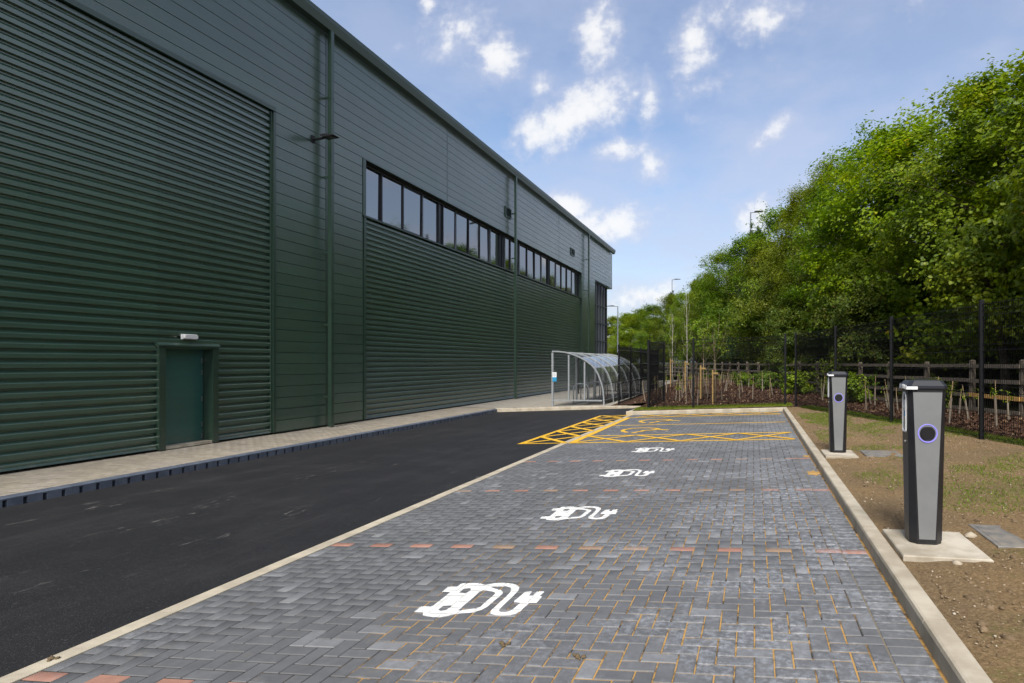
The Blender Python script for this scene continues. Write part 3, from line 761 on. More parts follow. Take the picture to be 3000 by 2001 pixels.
EV = [[(-0.392,-0.232),(-0.395,-0.143),(-0.361,-0.141),(-0.322,-0.145),(-0.315,-0.124),(-0.320,0.115),(-0.388,0.119),(-0.394,0.218),(-0.325,0.220),(-0.322,0.236),(-0.324,0.268),(-0.315,0.286),(-0.247,0.297),(-0.185,0.297),(-0.124,0.267),(-0.070,0.306),(-0.008,0.318),(0.056,0.312),(0.115,0.282),(0.150,0.246),(0.170,0.178),(0.173,0.117),(0.174,0.022),(0.171,-0.101),(0.174,-0.154),(0.181,-0.180),(0.203,-0.194),(0.234,-0.192),(0.256,-0.169),(0.265,-0.137),(0.272,-0.037),(0.224,-0.029),(0.214,-0.004),(0.221,0.084),(0.225,0.114),(0.232,0.159),(0.272,0.169),(0.280,0.154),(0.283,0.090),(0.312,0.090),(0.313,0.168),(0.363,0.172),(0.370,0.160),(0.363,0.088),(0.381,0.083),(0.384,0.069),(0.386,-0.031),(0.333,-0.037),(0.333,-0.079),(0.326,-0.164),(0.312,-0.217),(0.285,-0.239),(0.229,-0.253),(0.186,-0.246),(0.144,-0.224),(0.128,-0.189),(0.120,-0.142),(0.128,0.019),(0.125,0.138),(0.107,0.198),(0.089,0.229),(0.048,0.248),(-0.008,0.249),(-0.071,0.232),(-0.023,0.203),(0.040,0.175),(0.067,0.146),(0.081,0.105),(0.076,0.027),(0.072,-0.119),(0.057,-0.173),(0.010,-0.218),(-0.099,-0.247),(-0.121,-0.274),(-0.163,-0.298),(-0.210,-0.304),(-0.265,-0.295),(-0.300,-0.283),(-0.324,-0.235)],
[(-0.250,0.107),(-0.253,0.182),(-0.213,0.197),(-0.197,0.185),(-0.187,0.161),(-0.194,0.101)],
[(-0.243,-0.190),(-0.244,-0.136),(-0.241,-0.125),(-0.188,-0.115),(-0.182,-0.137),(-0.185,-0.191),(-0.217,-0.209)],
[(-0.100,-0.193),(-0.101,-0.109),(-0.103,0.062),(-0.107,0.147),(-0.087,0.167),(-0.008,0.144),(0.018,0.125),(0.026,0.095),(0.022,-0.111),(0.004,-0.151)]]
def clip_rect(poly, r):
    for ax, lim, sg_ in ((0, r[0], 1), (0, r[1], -1), (1, r[2], 1), (1, r[3], -1)):
        res = []
        for i in range(len(poly)):
            a, b = poly[i], poly[(i+1) % len(poly)]; da, db = (a[ax]-lim)*sg_, (b[ax]-lim)*sg_
            if da >= 0: res.append(a)
            if da*db < 0: f = da/(da-db); res.append((a[0]+(b[0]-a[0])*f, a[1]+(b[1]-a[1])*f))
        poly = res
        if len(poly) < 3: return []
    return poly
def paint_on_blocks(name, loops, material, off):
    # one coat over the block tops, broken at the chamfers, and the same coat down in the joints
    pts = [[Vector((x+off[0], y+off[1], 0)) for x, y in l] for l in loops]
    flat = [p for l in pts for p in l]; tris = tessellate_polygon(pts)
    loc = Vector((off[0], off[1], zroad(off[0]))); V = []; F = []
    near = [c for c in BAY_CELLS if abs((c[0]+c[1])/2-off[0]) < .6 and abs((c[2]+c[3])/2-off[1]) < .6]
    def add(pg, dz):
        ar = sum(a[0]*b[1]-b[0]*a[1] for a, b in zip(pg, pg[1:]+pg[:1]))
        if abs(ar) < 1e-7: return
        if ar < 0: pg = pg[::-1]
        b0 = len(V); V.extend((x-loc.x, y-loc.y, zroad(x)+dz-loc.z) for x, y in pg); F.append(tuple(range(b0, b0+len(pg))))
    for t in tris:
        tri = [(flat[i].x, flat[i].y) for i in t]; add(tri, -.001)
        for c in near:
            q = clip_rect(tri, (c[0]+.0045, c[1]-.0045, c[2]+.0045, c[3]-.0045))
            if q: add(q, .0022)
    me = bpy.data.meshes.new(name); me.from_pydata(V, [], F); me.materials.append(MATS[material])
    return link(bpy.data.objects.new(name, me), None, loc)
evl = ['in the nearest bay', 'in the second bay', 'in the third bay', 'nearest the yellow hatching']
for k in range(4):
    o = paint_on_blocks('charging_symbol', EV, 'white_paint', (-1.83 - .015*(k % 2), 3.87+2.4*k))
    tag(o, 'white painted electric car and plug symbol on grey blocks ' + evl[k], 'road marking', 'white car charging symbols')
def stroke(m, p, q, wd, dz, ext=0):
    a, b = Vector(p), Vector(q); d = (b-a).normalized(); n = Vector((-d.y, d.x))*wd/2; a = a-d*ext; b = b+d*ext
    i = len(m.v)
    for v in (a-n, b-n, b+n, a+n): m.v.append((v.x, v.y, zroad(v.x)+dz))
    m.f.append((i, i+1, i+2, i+3))
ACC = empty('accessible_bay_marking', (-2, 15.5, zroad(-2)), 'yellow painted lines and cross hatching of the two accessible bays', 'road marking')
m = MB()
YL = [12.28, 13.49, 15.82, 18.2]
for yv in YL: stroke(m, (XE1+.02, yv), (.82, yv), .10, .004)
m.build('bay_line', 'yellow_paint', ACC)
m = MB(); stroke(m, (XE1+.09, 12.3), (XE1+.09, 18.24), .15, .0065); m.build('bay_end_line', 'yellow_paint', ACC)
m = MB(); stroke(m, (-4.99, 12.26), (-4.99, 19.24), .12, .004); stroke(m, (-5.05, 12.28), (XE1, 12.28), .09, .0055); stroke(m, (-5.05, 19.22), (XE1-.02, 19.22), .09, .0055)
m.build('road_hatch_border', 'yellow_paint', ACC)
def hatch(x0, x1, y0, y1, n, along, wd=.075):
    a = MB(); b = MB()
    for i in range(n):
        if along == 'x':
            p, q = x0+(x1-x0)*i/n, x0+(x1-x0)*(i+1)/n
            stroke(a, (p, y0), (q, y1), wd, .008); stroke(b, (p, y1), (q, y0), wd, .0100)
        else:
            p, q = y0+(y1-y0)*i/n, y0+(y1-y0)*(i+1)/n
            stroke(a, (x0, p), (x1, q), wd, .008); stroke(b, (x1, p), (x0, q), wd, .0100)
    a.build('hatch_line', 'yellow_paint', ACC); b.build('hatch_line', 'yellow_paint', ACC)
hatch(-4.95, -4.0, 12.32, 19.2, 6, 'y', .12); hatch(XE1+.1, .82, 12.3, 13.47, 4, 'x', .10); hatch(XE1+.3, .82, 18.24, 19.2, 4, 'x', .10)
W1 = [(-3.02, 14.12), (-3.2, 14.41), (-3.22, 14.72), (-3.08, 14.98), (-2.86, 15.06), (-2.68, 15.04), (-2.42, 14.88), (-2.29, 14.6), (-2.07, 14.45)]
W2 = [(-2.84, 13.92), (-2.77, 14.13), (-2.69, 14.22), (-2.66, 14.41), (-2.46, 14.46), (-2.36, 14.68)]
for k in range(2):
    m = MB(); dy_ = k*2.36
    for pts in (W1, W2):
        for i, (p, q) in enumerate(zip(pts[:-1], pts[1:])):
            stroke(m, (p[0], p[1]+dy_), (q[0], q[1]+dy_), .105, .004+.0006*(i % 4) + (.003 if pts is W2 else 0), .03)
    o = m.build('wheelchair_symbol', 'yellow_paint')
    tag(o, 'yellow painted wheelchair symbol in the ' + ('nearer' if k == 0 else 'farther') + ' accessible bay', 'road marking', 'yellow wheelchair symbols')

# ------------------------------------------------------------------ charging posts
def charger(x, yf, z, label):
    t = empty('charging_post', (x, yf+.125, z), label, 'charging post', 'electric car charging posts')
    def ring(w, d, zz, ch=.045, yo=0):
        a, b = w/2, d/2
        return [(x+px, yf+.125+py+yo, z+zz) for px, py in ((-a+ch, -b), (a-ch, -b), (a, -b+ch), (a, b-ch), (a-ch, b), (-a+ch, b), (-a, b-ch), (-a, -b+ch))]
    MB().loft([ring(.232, .222, .0, .05), ring(.232, .222, .022, .05)]).build('plinth', 'charger_black', t)
    MB().loft([ring(.238, .230, .023, .05), ring(.272, .25, 1.17, .03)]).build('body', 'charger_black', t)
    MB().loft([ring(.272, .25, 1.171, .03), ring(.292, .272, 1.185, .03), ring(.292, .272, 1.205, .03), ring(.238, .215, 1.243, .03), ring(.05, .05, 1.247, .01)]).build('cap', 'cap_slate', t, smooth=False)
    # tapering front panel set just proud of the body (front and back)
    for s in (-1, 1):
        def fy(zz): return yf+.125 + s*((.115+(.010*(zz-.023)/1.147)) + .0025)
        q = [(x-.058, .04), (x+.058, .04), (x+.104, 1.155), (x-.104, 1.155)]
        m = MB(); m.loft([[(px, fy(pz)-s*.004, z+pz) for px, pz in q], [(px, fy(pz), z+pz) for px, pz in q]]); pn = m.build('front_panel', 'charger_grey', t)
        zc = .845; yy = fy(zc)
        n = 40; rg_ = []
        for k_, (r0, o_) in enumerate(((.071, .001), (.071, .004), (.066, .005), (.054, -.010))): rg_.append([(x+r0*math.cos(2*math.pi*i/n), yy+s*o_, z+zc+r0*math.sin(2*math.pi*i/n)) for i in range(n)])
        MB().loft(rg_, caps=False).build('light_ring', 'led_ring', pn)
        a8 = 24
        def disc(r, o_): return [(x+r*math.cos(2*math.pi*i/a8), yy+s*o_, z+zc+max(-r*.92, min(r*.92, r*math.sin(2*math.pi*i/a8)))) for i in range(a8)]
        MB().loft([disc(.056, -.012), disc(.0545, .008), disc(.049, .014)]).build('socket_cover', 'socket_black', pn)
    # screen slot in the bay-facing side
    xl = x - .1335; yc = yf+.115
    def slot(w, h, x_, dz=0):
        pts = []
        for i in range(9): a = math.pi*i/8; pts.append((x_, yc+w/2*math.cos(a), z+1.0+h/2-w/2+dz+w/2*math.sin(a)))
        pts += [(x_, yc-w/2, z+1.0-h/2+dz+.012), (x_, yc-w/2+.012, z+1.0-h/2+dz), (x_, yc+w/2-.012, z+1.0-h/2+dz), (x_, yc+w/2, z+1.0-h/2+dz+.012)]
        return pts
    MB().loft([slot(.108, .315, xl-.003), slot(.108, .315, xl-.009), slot(.092, .299, xl-.011), slot(.086, .292, xl-.001)], caps=False).build('screen_bezel', 'white_plastic', t)
    sc = MB().loft([slot(.087, .293, xl-.0018), slot(.087, .293, xl-.0008)]).build('screen', 'screen_glass', t)
    MB().box(xl-.0035, xl-.002, yc-.03, yc+.03, z+.965, z+1.0).build('sticker', 'blue_print', sc)
    MB().box(xl-.0035, xl-.002, yc-.03, yc+.03, z+1.01, z+1.09).build('notice', 'white_plastic', sc)
    MB().tube([(xl+.006, yc, z+.77), (xl-.006, yc, z+.77)], .011, 12).build('lock', 'steel', t)
    rg3 = random.Random(int(yf*10)); fm = MB()
    for i in range(3):
        r = [(x-.150-.004*i, yf+.02+.03*i, z+1.176+.004*i), (x-.152, yf+.23, z+1.178), (x-.149, yf+.23, z+1.212-.003*i), (x-.152-.004*i, yf+.02+.03*i, z+1.207+.004*i)]
        fm.loft([r, [(px+.006, py, pz) for px, py, pz in r]])
    fm.box(x-.153, x-.075, yf-.018, yf-.012, z+1.177, z+1.2)
    fm.build('protective_film', 'white_plastic', t)
    return t
charger(1.30, 4.78, .19, 'nearest slim black and grey electric car charging post with lilac ring')
charger(1.29, 9.45, .19, 'farther black and grey electric car charging post by the kerb')
for (xa, xb, ya, yb, lab) in ((1.06, 1.66, 4.5, 5.2, 'pale concrete pad under the nearest charging post'), (1.06, 1.53, 9.12, 9.8, 'pale concrete pad under the farther charging post')):
    tag(MB().bbox(xa, xb, ya, yb, .06, .19, .008).build('concrete_pad', 'pad_concrete'), lab, 'concrete pad', 'concrete pads')
for (xa, xb, ya, yb, lab) in ((1.80, 2.45, 4.80, 5.42, 'grey ridged access cover in soil beside the nearest charging post'), (1.66, 2.32, 9.2, 9.82, 'grey ridged access cover in soil beside the farther charging post')):
    t = empty('access_cover', (xa, ya, .17), lab, 'access cover', 'access covers'); zz = zv(xa, ya)+.012
    f = MB().bbox(xa, xb, ya, yb, zz-.05, zz+.006, .004); f.build('frame', 'cover_metal', t)
    r = MB(); y = ya+.03
    while y < yb-.03: r.box(xa+.03, xb-.03, y, y+.012, zz+.0062, zz+.0105); y += .024
    r.build('ridges', 'cover_metal', t)

# ------------------------------------------------------------------ cycle shelter and stands
sh = empty('cycle_shelter', (-7, 27, -.18), 'curved clear roofed cycle shelter with galvanised steel frame', 'cycle shelter')
ARC = [(-8.03, 2.0), (-7.78, 1.995), (-7.53, 1.97), (-7.3, 1.92), (-7.09, 1.85), (-6.85, 1.75), (-6.61, 1.61), (-6.42, 1.47), (-6.26, 1.30), (-6.14, 1.10), (-6.04, .84), (-5.97, .62), (-5.93, .40), (-5.91, .1), (-5.91, -.12)]
YR = [23.1, 24.75, 26.4, 28.05, 29.7, 31.3]
for i, y in enumerate(YR):
    wd = .035 if i in (0, 5) else .018
    def off(k):
        r = []
        for j, (x, z) in enumerate(ARC):
            a = Vector(ARC[max(j-1, 0)]); b = Vector(ARC[min(j+1, len(ARC)-1)]); d = (b-a).normalized(); n = Vector((d.y, -d.x))
            r.append((x - n.x*k, z - n.y*k))
        return r
    o1, o2 = off(.006), off(.062 if i in (0, 5) else .04)
    MB().loft([[(p[0], y-wd, p[1]), (p[0], y+wd, p[1]), (q[0], y+wd, q[1]), (q[0], y-wd, q[1])] for p, q in zip(o1, o2)]).build('arch', 'galvanised', sh)
    if i in (0, 2, 4, 5):
        MB().box(-8.05, -7.97, y-.035, y+.035, zpad(-8)-.02, 1.985).build('post', 'galvanised', sh)
for i, (a, b) in enumerate(zip(YR[:-1], YR[1:])):
    V = [(x, y, z) for y in (a+.008, b-.008) for x, z in ARC[:-1]]; n = len(ARC)-1
    m = MB(); m.v = V; m.f = [(j, j+1, n+j+1, n+j) for j in range(n-1)]; m.build('roof_sheet', 'polycarbonate', sh, smooth=True)
for x, z in ((-8.02, 1.965), (-7.12, 1.835), (-6.05, .75), (-5.915, .1)):
    MB().box(x-.02, x+.02, 23.14, 31.26, z-.05, z-.012).build('purlin', 'galvanised', sh)
for y in (23.1, 31.3):
    for x, zt_ in ((-7.33, 1.89), (-6.67, 1.61)): MB().box(x-.03, x+.03, y-.03, y+.03, .09, zt_).build('end_post', 'galvanised', sh)
    MB().box(-7.97, -5.95, y-.02, y+.02, .03, .088).build('end_rail', 'galvanised', sh)
    pts = [(-7.96, .1), (-5.96, .1)] + [p for p in ARC[::-1] if .4 <= p[1]]
    pts = [(min(max(p[0], -7.96), -5.96), p[1]-.07 if p[1] > .2 else p[1]) for p in pts]
    MB().prism(pts, 'y', y+.033, y+.037).build('end_glazing', 'clear_panel', sh)
hr = ['nearest', 'second', 'third', 'fourth', 'fifth', 'sixth']
for i in range(6):
    y = 24.15 + i*1.08; z0 = zpad(-7.1)
    pts = [(-7.46, y, z0)] + [(-7.46, y, z0+.62)] + [(-7.46+.22-.22*math.cos(a), y, z0+.62+.22*math.sin(a)) for a in fr(0, math.pi/2, 6)][1:]
    pts += [(-6.80-.22+.22*math.sin(a), y, z0+.62+.22*math.cos(a)) for a in fr(0, math.pi/2, 6)] + [(-6.80, y, z0)]
    o = MB().tube(pts, .028, 10).build('cycle_stand', 'bright_steel', loc=(-7.13, y, z0), smooth=True)
    tag(o, hr[i] + ' galvanised hoop cycle stand in the row under the curved shelter', 'cycle stand', 'hoop cycle stands')
for x in (-7.46, -6.80):
    o = MB().box(x-.03, x+.03, 24.0, 29.7, zpad(x)+.004, zpad(x)+.03).build('floor_rail', 'galvanised')
    tag(o, 'galvanised floor rail joining the ' + ('left' if x < -7 else 'right') + ' feet of the cycle stands', 'floor rail', 'cycle stand rails')
sg = empty('shelter_sign', (-7.95, 23.05, .8), 'small white and blue sign fixed to the front post of cycle shelter', 'sign')
MB().box(-8.0, -7.83, 23.045, 23.055, .99, 1.19).build('upper_plate', 'white_plastic', sg)
MB().box(-8.0, -7.83, 23.045, 23.055, .82, .988).build('lower_plate', 'blue_print', sg)
n = 24
MB().loft([[(-7.915+r*math.cos(2*math.pi*i/n), 23.043, 1.09+r*math.sin(2*math.pi*i/n)) for i in range(n)] for r in (.062, .050)], caps=False).build('emblem_ring', 'sign_grey', sg)
for dz_ in (.03, -.005): MB().box(-7.94, -7.89, 23.0425, 23.0435, 1.075+dz_, 1.087+dz_).build('emblem_bar', 'sign_grey', sg)
for k in range(2): MB().box(-7.975, -7.855, 23.0425, 23.044, .915-.05*k, .93-.05*k).build('print_line', 'frame_light', sg)

# ------------------------------------------------------------------ black welded mesh fences
FH = 2.32
def mesh_panel(p, q, zf, parent, side=1, vs=.05):
    p, q = Vector(p), Vector(q); d = q-p; L = d.length; u = d/L; nrm = Vector((-u.y, u.x))*side
    m = MB(); folds = [.12, .86, 1.55, 2.12]
    prof = [(0, .05)]
    for f in folds: prof += [(0, f-.05), (.05, f), (0, f+.05)]
    prof.append((0, FH-.03))
    n = int(L/vs); r = .0036
    V = []; F = []
    for i in range(n+1):
        c = p + u*(L*(i/n)); zb = zf(c.x, c.y); b = len(V)
        for o_, z in prof:
            e = c + nrm*o_
            V += [(e.x-u.x*r, e.y-u.y*r, zb+z), (e.x+u.x*r, e.y+u.y*r, zb+z), (e.x+nrm.x*r*1.7, e.y+nrm.y*r*1.7, zb+z)]
        for k in range(len(prof)-1):
            for a in range(3): c2 = (a+1) % 3; F.append((b+k*3+a, b+k*3+c2, b+k*3+3+c2, b+k*3+3+a))
    hz = [.07, .17, .47, .81, .91, 1.2, 1.5, 1.6, 1.85, 2.07, 2.17, 2.27]
    for z in hz:
        a = Vector((p.x, p.y, zf(*p)+z)); c = Vector((q.x, q.y, zf(*q)+z)); o_ = nrm*-.004
        b = len(V); rr = .0042
        for e in (a, c):
            V += [(e.x+o_.x, e.y+o_.y, e.z-rr), (e.x+o_.x, e.y+o_.y, e.z+rr), (e.x+o_.x-nrm.x*.006, e.y+o_.y-nrm.y*.006, e.z)]
        F += [(b, b+1, b+4, b+3), (b+1, b+2, b+5, b+4), (b+2, b, b+3, b+5)]
    m.v = V; m.f = F
    o = bpy.data.meshes.new('mesh_panel'); loc = wl(parent)
    o.from_pydata([(x-loc.x, y-loc.y, z-loc.z) for x, y, z in V], [], F); o.materials.append(MATS['fence_black'])
    return link(bpy.data.objects.new('mesh_panel', o), parent, loc)
def fence(name, label, pts, zf, side=1, posts=None, bolts=False):
    t = empty(name, (*pts[0], zf(*pts[0])), label, 'fence')
    for i, p in enumerate(pts):
        if posts and not posts[i]: continue
        z = zf(*p); po = MB().bbox(p[0]-.032, p[0]+.032, p[1]-.032, p[1]+.032, z-.05, z+FH+.03, .006).build('post', 'fence_black', t)
        if bolts and i == 0:
            for zz in (.12, .5, .86, 1.2, 1.55, 1.85, 2.12): MB().tube([(p[0], p[1]-.032, z+zz), (p[0], p[1]-.043, z+zz)], .011, 8).build('bolt', 'steel', po)
    for a, b in zip(pts[:-1], pts[1:]): mesh_panel(a, b, zf, t, side)
    return t
def along(p, q, n): return [(p[0]+(q[0]-p[0])*i/n, p[1]+(q[1]-p[1])*i/n) for i in range(n+1)]
rp = [(6.25, 1.8), (5.42, 4.8), (4.6, 7.77), (3.77, 10.74), (2.99, 13.75), (2.15, 16.35), (1.34, 19.53)]
fence('mesh_fence', 'black welded mesh fence running along the soil verge on the right', rp, zt, side=-1)
fence('mesh_fence', 'black welded mesh fence across the far end of the bays', [(1.03, 19.86), (-1.96, 19.72), (-3.52, 19.95)], zt, side=-1)
fence('mesh_fence', 'black mesh side panel seen edge on, running back from the far fence', [(-3.50, 20.03), (-3.42, 22.9)], zt, side=1, posts=[True, True], bolts=True)
fence('mesh_fence', 'black mesh fence running back beside the curved cycle shelter', [(-5.19, 22.75), (-5.24, 25.3), (-5.3, 28.0), (-5.35, 30.8), (-5.4, 33.8)], lambda x, y: -.07+.004*(y-22), side=-1, bolts=True)
fence('mesh_fence', 'black mesh fence behind cycle shelter reaching towards the green wall', [(-10.17, 33.9), (-7.8, 33.9), (-5.45, 33.9)], lambda x, y: zpad(x), side=1)

# ------------------------------------------------------------------ post and rail fence
wfz = lambda Y: zt(WF(Y), Y) + .0
PY = [9.2, 10.95, 12.7, 14.41, 16.07, 17.9, 19.79, 21.59, 23.31, 25.18, 27.06, 28.87, 30.8, 32.63, 34.56, 36.47, 38.29, 40.22, 42.17, 44.1, 46.1, 48.2, 50.1, 52.0, 53.84, 55.86, 57.85, 60.0, 62.3, 64.5]
wfence = empty('post_and_rail_fence', (WF(20), 20, .3), 'weathered timber post and rail fence between planting bed and trees', 'fence')
rz_ = math.atan2(-.31, 1)
def top_z(Y): return 1.62 - .0006*(Y-16)
for k, Y in enumerate(PY):
    x = WF(Y) + random.uniform(-.02, .02); z1 = top_z(Y)+random.uniform(-.02, .03)
    m = MB(); s = .058
    m.loft([[(-s, -s*.8, wfz(Y)-.3), (s, -s*.8, wfz(Y)-.3), (s, s*.8, wfz(Y)-.3), (-s, s*.8, wfz(Y)-.3)],
            [(-s, -s*.8, z1-.03), (s, -s*.8, z1-.03), (s, s*.8, z1-.03), (-s, s*.8, z1-.03)],
            [(-s*.55, -s*.5, z1), (s*.55, -s*.5, z1), (s*.55, s*.5, z1), (-s*.55, s*.5, z1)]])
    o = m.build('post', 'weathered_wood', wfence, loc=(0, 0, 0)); o.location = Vector((x, Y, 0)) - wl(wfence)
    o.rotation_euler = (random.uniform(-.02, .02), random.uniform(-.02, .02), -rz_*0+.3)
    if k == len(PY)-1: break
    Y2 = PY[k+1]
    for r, zz in enumerate((-.12, -.49, -.86, -1.2)):
        a = Vector((x-.07, Y-.02, top_z(Y)+zz+random.uniform(-.015, .015))); b = Vector((WF(Y2)-.07, Y2+.02, top_z(Y2)+zz+random.uniform(-.015, .015)))
        d = (b-a).normalized(); n = Vector((-d.y, d.x, 0)).normalized()*.019; u = Vector((0, 0, .045))
        new = (r == 2 and k in (3, 2))
        mm = MB(); mm.loft([[tuple(e-n-u), tuple(e+n-u), tuple(e+n+u), tuple(e-n+u)] for e in (a, b)])
        o = mm.build('rail', 'new_wood' if new else 'weathered_wood', wfence)
        if new: o['label'] = 'fresh orange replacement rail'
# ------------------------------------------------------------------ terrain right of the kerb
rgz = random.Random(9)
ys1 = fr(-6, 19.4, 110)
sheet('soil_verge', lambda Y: 1.045, lambda Y: max(LF(Y)+.4, 1.3), ys1, 40, lambda X, Y: zv(X, Y), 'soil', .012)
sheet('planting_bed', lambda Y: max(LF(Y)+.4, 1.3), lambda Y: WF(Y)+.4, fr(-6, 19.4, 60), 24, lambda X, Y: zt(X, Y)+.03, 'mulch', .03)
sheet('planting_bed', lambda Y: -3.97, lambda Y: WF(Y)+.4, fr(19.4, 22.6, 12), 36, lambda X, Y: zt(X, Y)+(.02 if Y > 20.2 else -.01), 'mulch', .02)
sheet('planting_bed', lambda Y: -5.45, lambda Y: max(WF(Y)+.4, -5.0), fr(22.6, 52, 40), 36, lambda X, Y: zt(X, Y)+.02-.07*min(1, max(0, (-3.9-X)/1.2)), 'mulch', .02)
sheet('grass_strip', lambda Y: -3.97, lambda Y: 1.25, fr(19.402, 20.25, 6), 40, lambda X, Y: zt(X, Y)+.012, 'soil', .004)
sheet('woodland_floor', lambda Y: WF(Y)+.39, lambda Y: WF(Y)+70, fr(-12, 130, 60), 20, lambda X, Y: zt(WF(Y), Y)+.02, 'woodland_floor', .05)
# ------------------------------------------------------------------ street lamps beyond the trees
def street_lamp(x, y, z0, h, arm, label):
    t = empty('street_lamp', (x, y, z0), label, 'street lamp', 'tall street lamps')
    MB().tube([(x, y, z0), (x, y, z0+h*.5), (x, y, z0+h)], [.10, .08, .05], 10).build('column', 'lamp_grey', t)
    s = 1 if arm > 0 else -1
    MB().tube([(x, y, z0+h-.05), (x+arm*.35, y, z0+h)], .035, 8).build('arm', 'lamp_grey', t)
    MB().prism([(x+arm*.3, z0+h-.02), (x+arm*.3, z0+h+.06), (x+arm*.5, z0+h+.09), (x+arm, z0+h+.04), (x+arm, z0+h)], 'y', y-.13, y+.13).build('lantern', 'lamp_dark', t)
def place(px, d): r = (px-CX)/FPX*d; return (r*math.cos(TH)-d*math.sin(TH), r*math.sin(TH)+d*math.cos(TH))
for px, py, d, arm, lab in ((2199, 622, 48, 1.0, 'tall grey street lamp rising above the tree crowns'), (1969, 819, 84, 1.2, 'distant street lamp just clearing the far treetops'), (1810, 897, 66, -1.25, 'grey street lamp standing just past the warehouse corner')):
    x, y = place(px, d); zt_ = CH + (CY-py)/FPX*d; street_lamp(x, y, -.3, zt_+.3, arm, lab)

# ------------------------------------------------------------------ vegetation
LEAF = {
 'maple': [(0,0),(.28,-.06),(.42,.18),(.62,.10),(.60,.42),(1,.5),(.66,.62),(.70,.92),(.40,.82),(.26,1.0),(.05,.55)],
 'oak': [(0,.45),(.22,.30),(.36,.16),(.50,.30),(.66,.14),(.82,.30),(1,.5),(.80,.74),(.62,.86),(.46,.72),(.30,.84),(.16,.62)],
 'oval': [(0,.5),(.25,.2),(.65,.15),(1,.5),(.65,.85),(.25,.8)],
 'diamond': [(0,.5),(.45,.15),(1,.5),(.45,.85)],
 'needle': [(0,.42),(1,.46),(1,.54),(0,.58)],
}
def leaves(rs, C, per, spread, size, tmpl, upb=.7, outb=.75, flat=.6, tintlo=0., centre=None, droop=0.0):
    """C: clump centres (n,3); spread (n,) radius; returns vertex array, counts, index, tint"""
    T = np.array(LEAF[tmpl]); k = len(T); T = T - np.array([0.0, .5]); n = len(C)*per
    ci = np.repeat(np.arange(len(C)), per)
    # leaves sit along short sprays inside each clump
    ns = max(3, per//9)
    sd = rs.normal(size=(len(C), ns, 3)); sd /= np.linalg.norm(sd, axis=2, keepdims=True); sd[..., 2] *= flat
    so = rs.normal(size=(len(C), ns, 3))*.42; so[..., 2] *= flat
    si = rs.integers(0, ns, n); tt = rs.random(n)
    loc = so[ci, si] + sd[ci, si]*(tt[:, None]*.75) + rs.normal(size=(n, 3))*.11
    p = C[ci] + loc*spread[ci][:, None]
    p[:, 2] -= droop*tt*tt
    cen = C.mean(0) if centre is None else np.asarray(centre)
    o = p - cen; o /= np.linalg.norm(o, axis=1, keepdims=True)+1e-6
    N = np.array([0, 0, upb]) + o*outb + rs.normal(size=(n, 3))*.45; N /= np.linalg.norm(N, axis=1, keepdims=True)
    A = sd[ci, si]*.6 + o*.4 + rs.normal(size=(n, 3))*.6; A -= N*(A*N).sum(1, keepdims=True); A /= np.linalg.norm(A, axis=1, keepdims=True)+1e-6
    B = np.cross(N, A)
    s = size*rs.uniform(.65, 1.25, n)
    cup = (np.abs(T[:, 1])*.35 - .25*T[:, 0]**2)
    V = p[:, None, :] + s[:, None, None]*(A[:, None, :]*T[None, :, :1] + B[:, None, :]*T[None, :, 1:] + N[:, None, :]*cup[None, :, None])
    ct = rs.normal(size=len(C))*.2
    tint = np.clip(.42 + ct[ci] + rs.normal(size=n)*.17, tintlo, .96)
    tint[rs.random(n) < .004] = 1.0
    return V.reshape(-1, 3), np.full(n, k), np.arange(n*k), tint
def crown_clumps(rs, n, z0, z1, rad, prof, inner=.45):
    t = rs.random(n)**.9; a = rs.random(n)*2*math.pi
    lob = 1 + .20*np.sin(3*a + rs.random()*6) + .13*np.sin(5*a + 7*t + rs.random()*6)
    r = rad*prof(t)*lob*(inner + (1-inner)*np.sqrt(rs.random(n)))
    z = z0 + (z1-z0)*t + rs.normal(size=n)*.18
    Pc = np.c_[r*np.cos(a), r*np.sin(a), z]
    if n < 280:
        # gather most sprays on big boughs so the crown breaks into lobes with dark gaps between
        nb = 17; tb = (np.arange(nb)+rs.random(nb))/nb; ab = np.arange(nb)*2.4 + rs.normal(size=nb)*.4
        rb_ = rad*prof(tb)*rs.uniform(.62, .98, nb)
        Bc = np.c_[rb_*np.cos(ab), rb_*np.sin(ab), z0+(z1-z0)*tb]
        m = int(n*.78); bi = rs.integers(0, nb, m)
        Pc[:m] = Bc[bi] + rs.normal(size=(m, 3))*np.array([.50, .50, .40])*rs.uniform(.7, 1.25, nb)[bi][:, None]
    return Pc
def trunk_mesh(rs, name, H, r0, limbs, material, top=.8, lean=.12):
    m = MB(); k = 7; pts = []
    for i in range(k): t = i/(k-1); pts.append((rs.normal()*lean*t, rs.normal()*lean*t, -.2 + (H*top+.2)*t))
    m.tube(pts, [r0*(1-.82*i/(k-1)) for i in range(k)], 9)
    for c in limbs:
        t = np.clip((c[2]-.25*math.hypot(c[0], c[1])-.3)/(H*top), .12, .95)
        b = Vector(pts[int(t*(k-1))]).lerp(Vector(pts[min(k-1, int(t*(k-1))+1)]), t*(k-1) % 1)
        e = Vector(c); mid = b.lerp(e, .5) + Vector((rs.normal()*.12, rs.normal()*.12, .12))
        r = r0*.32*(1-.6*t)
        m.tube([b, mid, e], [r, r*.6, r*.22], 6)
    return m.mesh(name, material, smooth=True)
VAR = {}
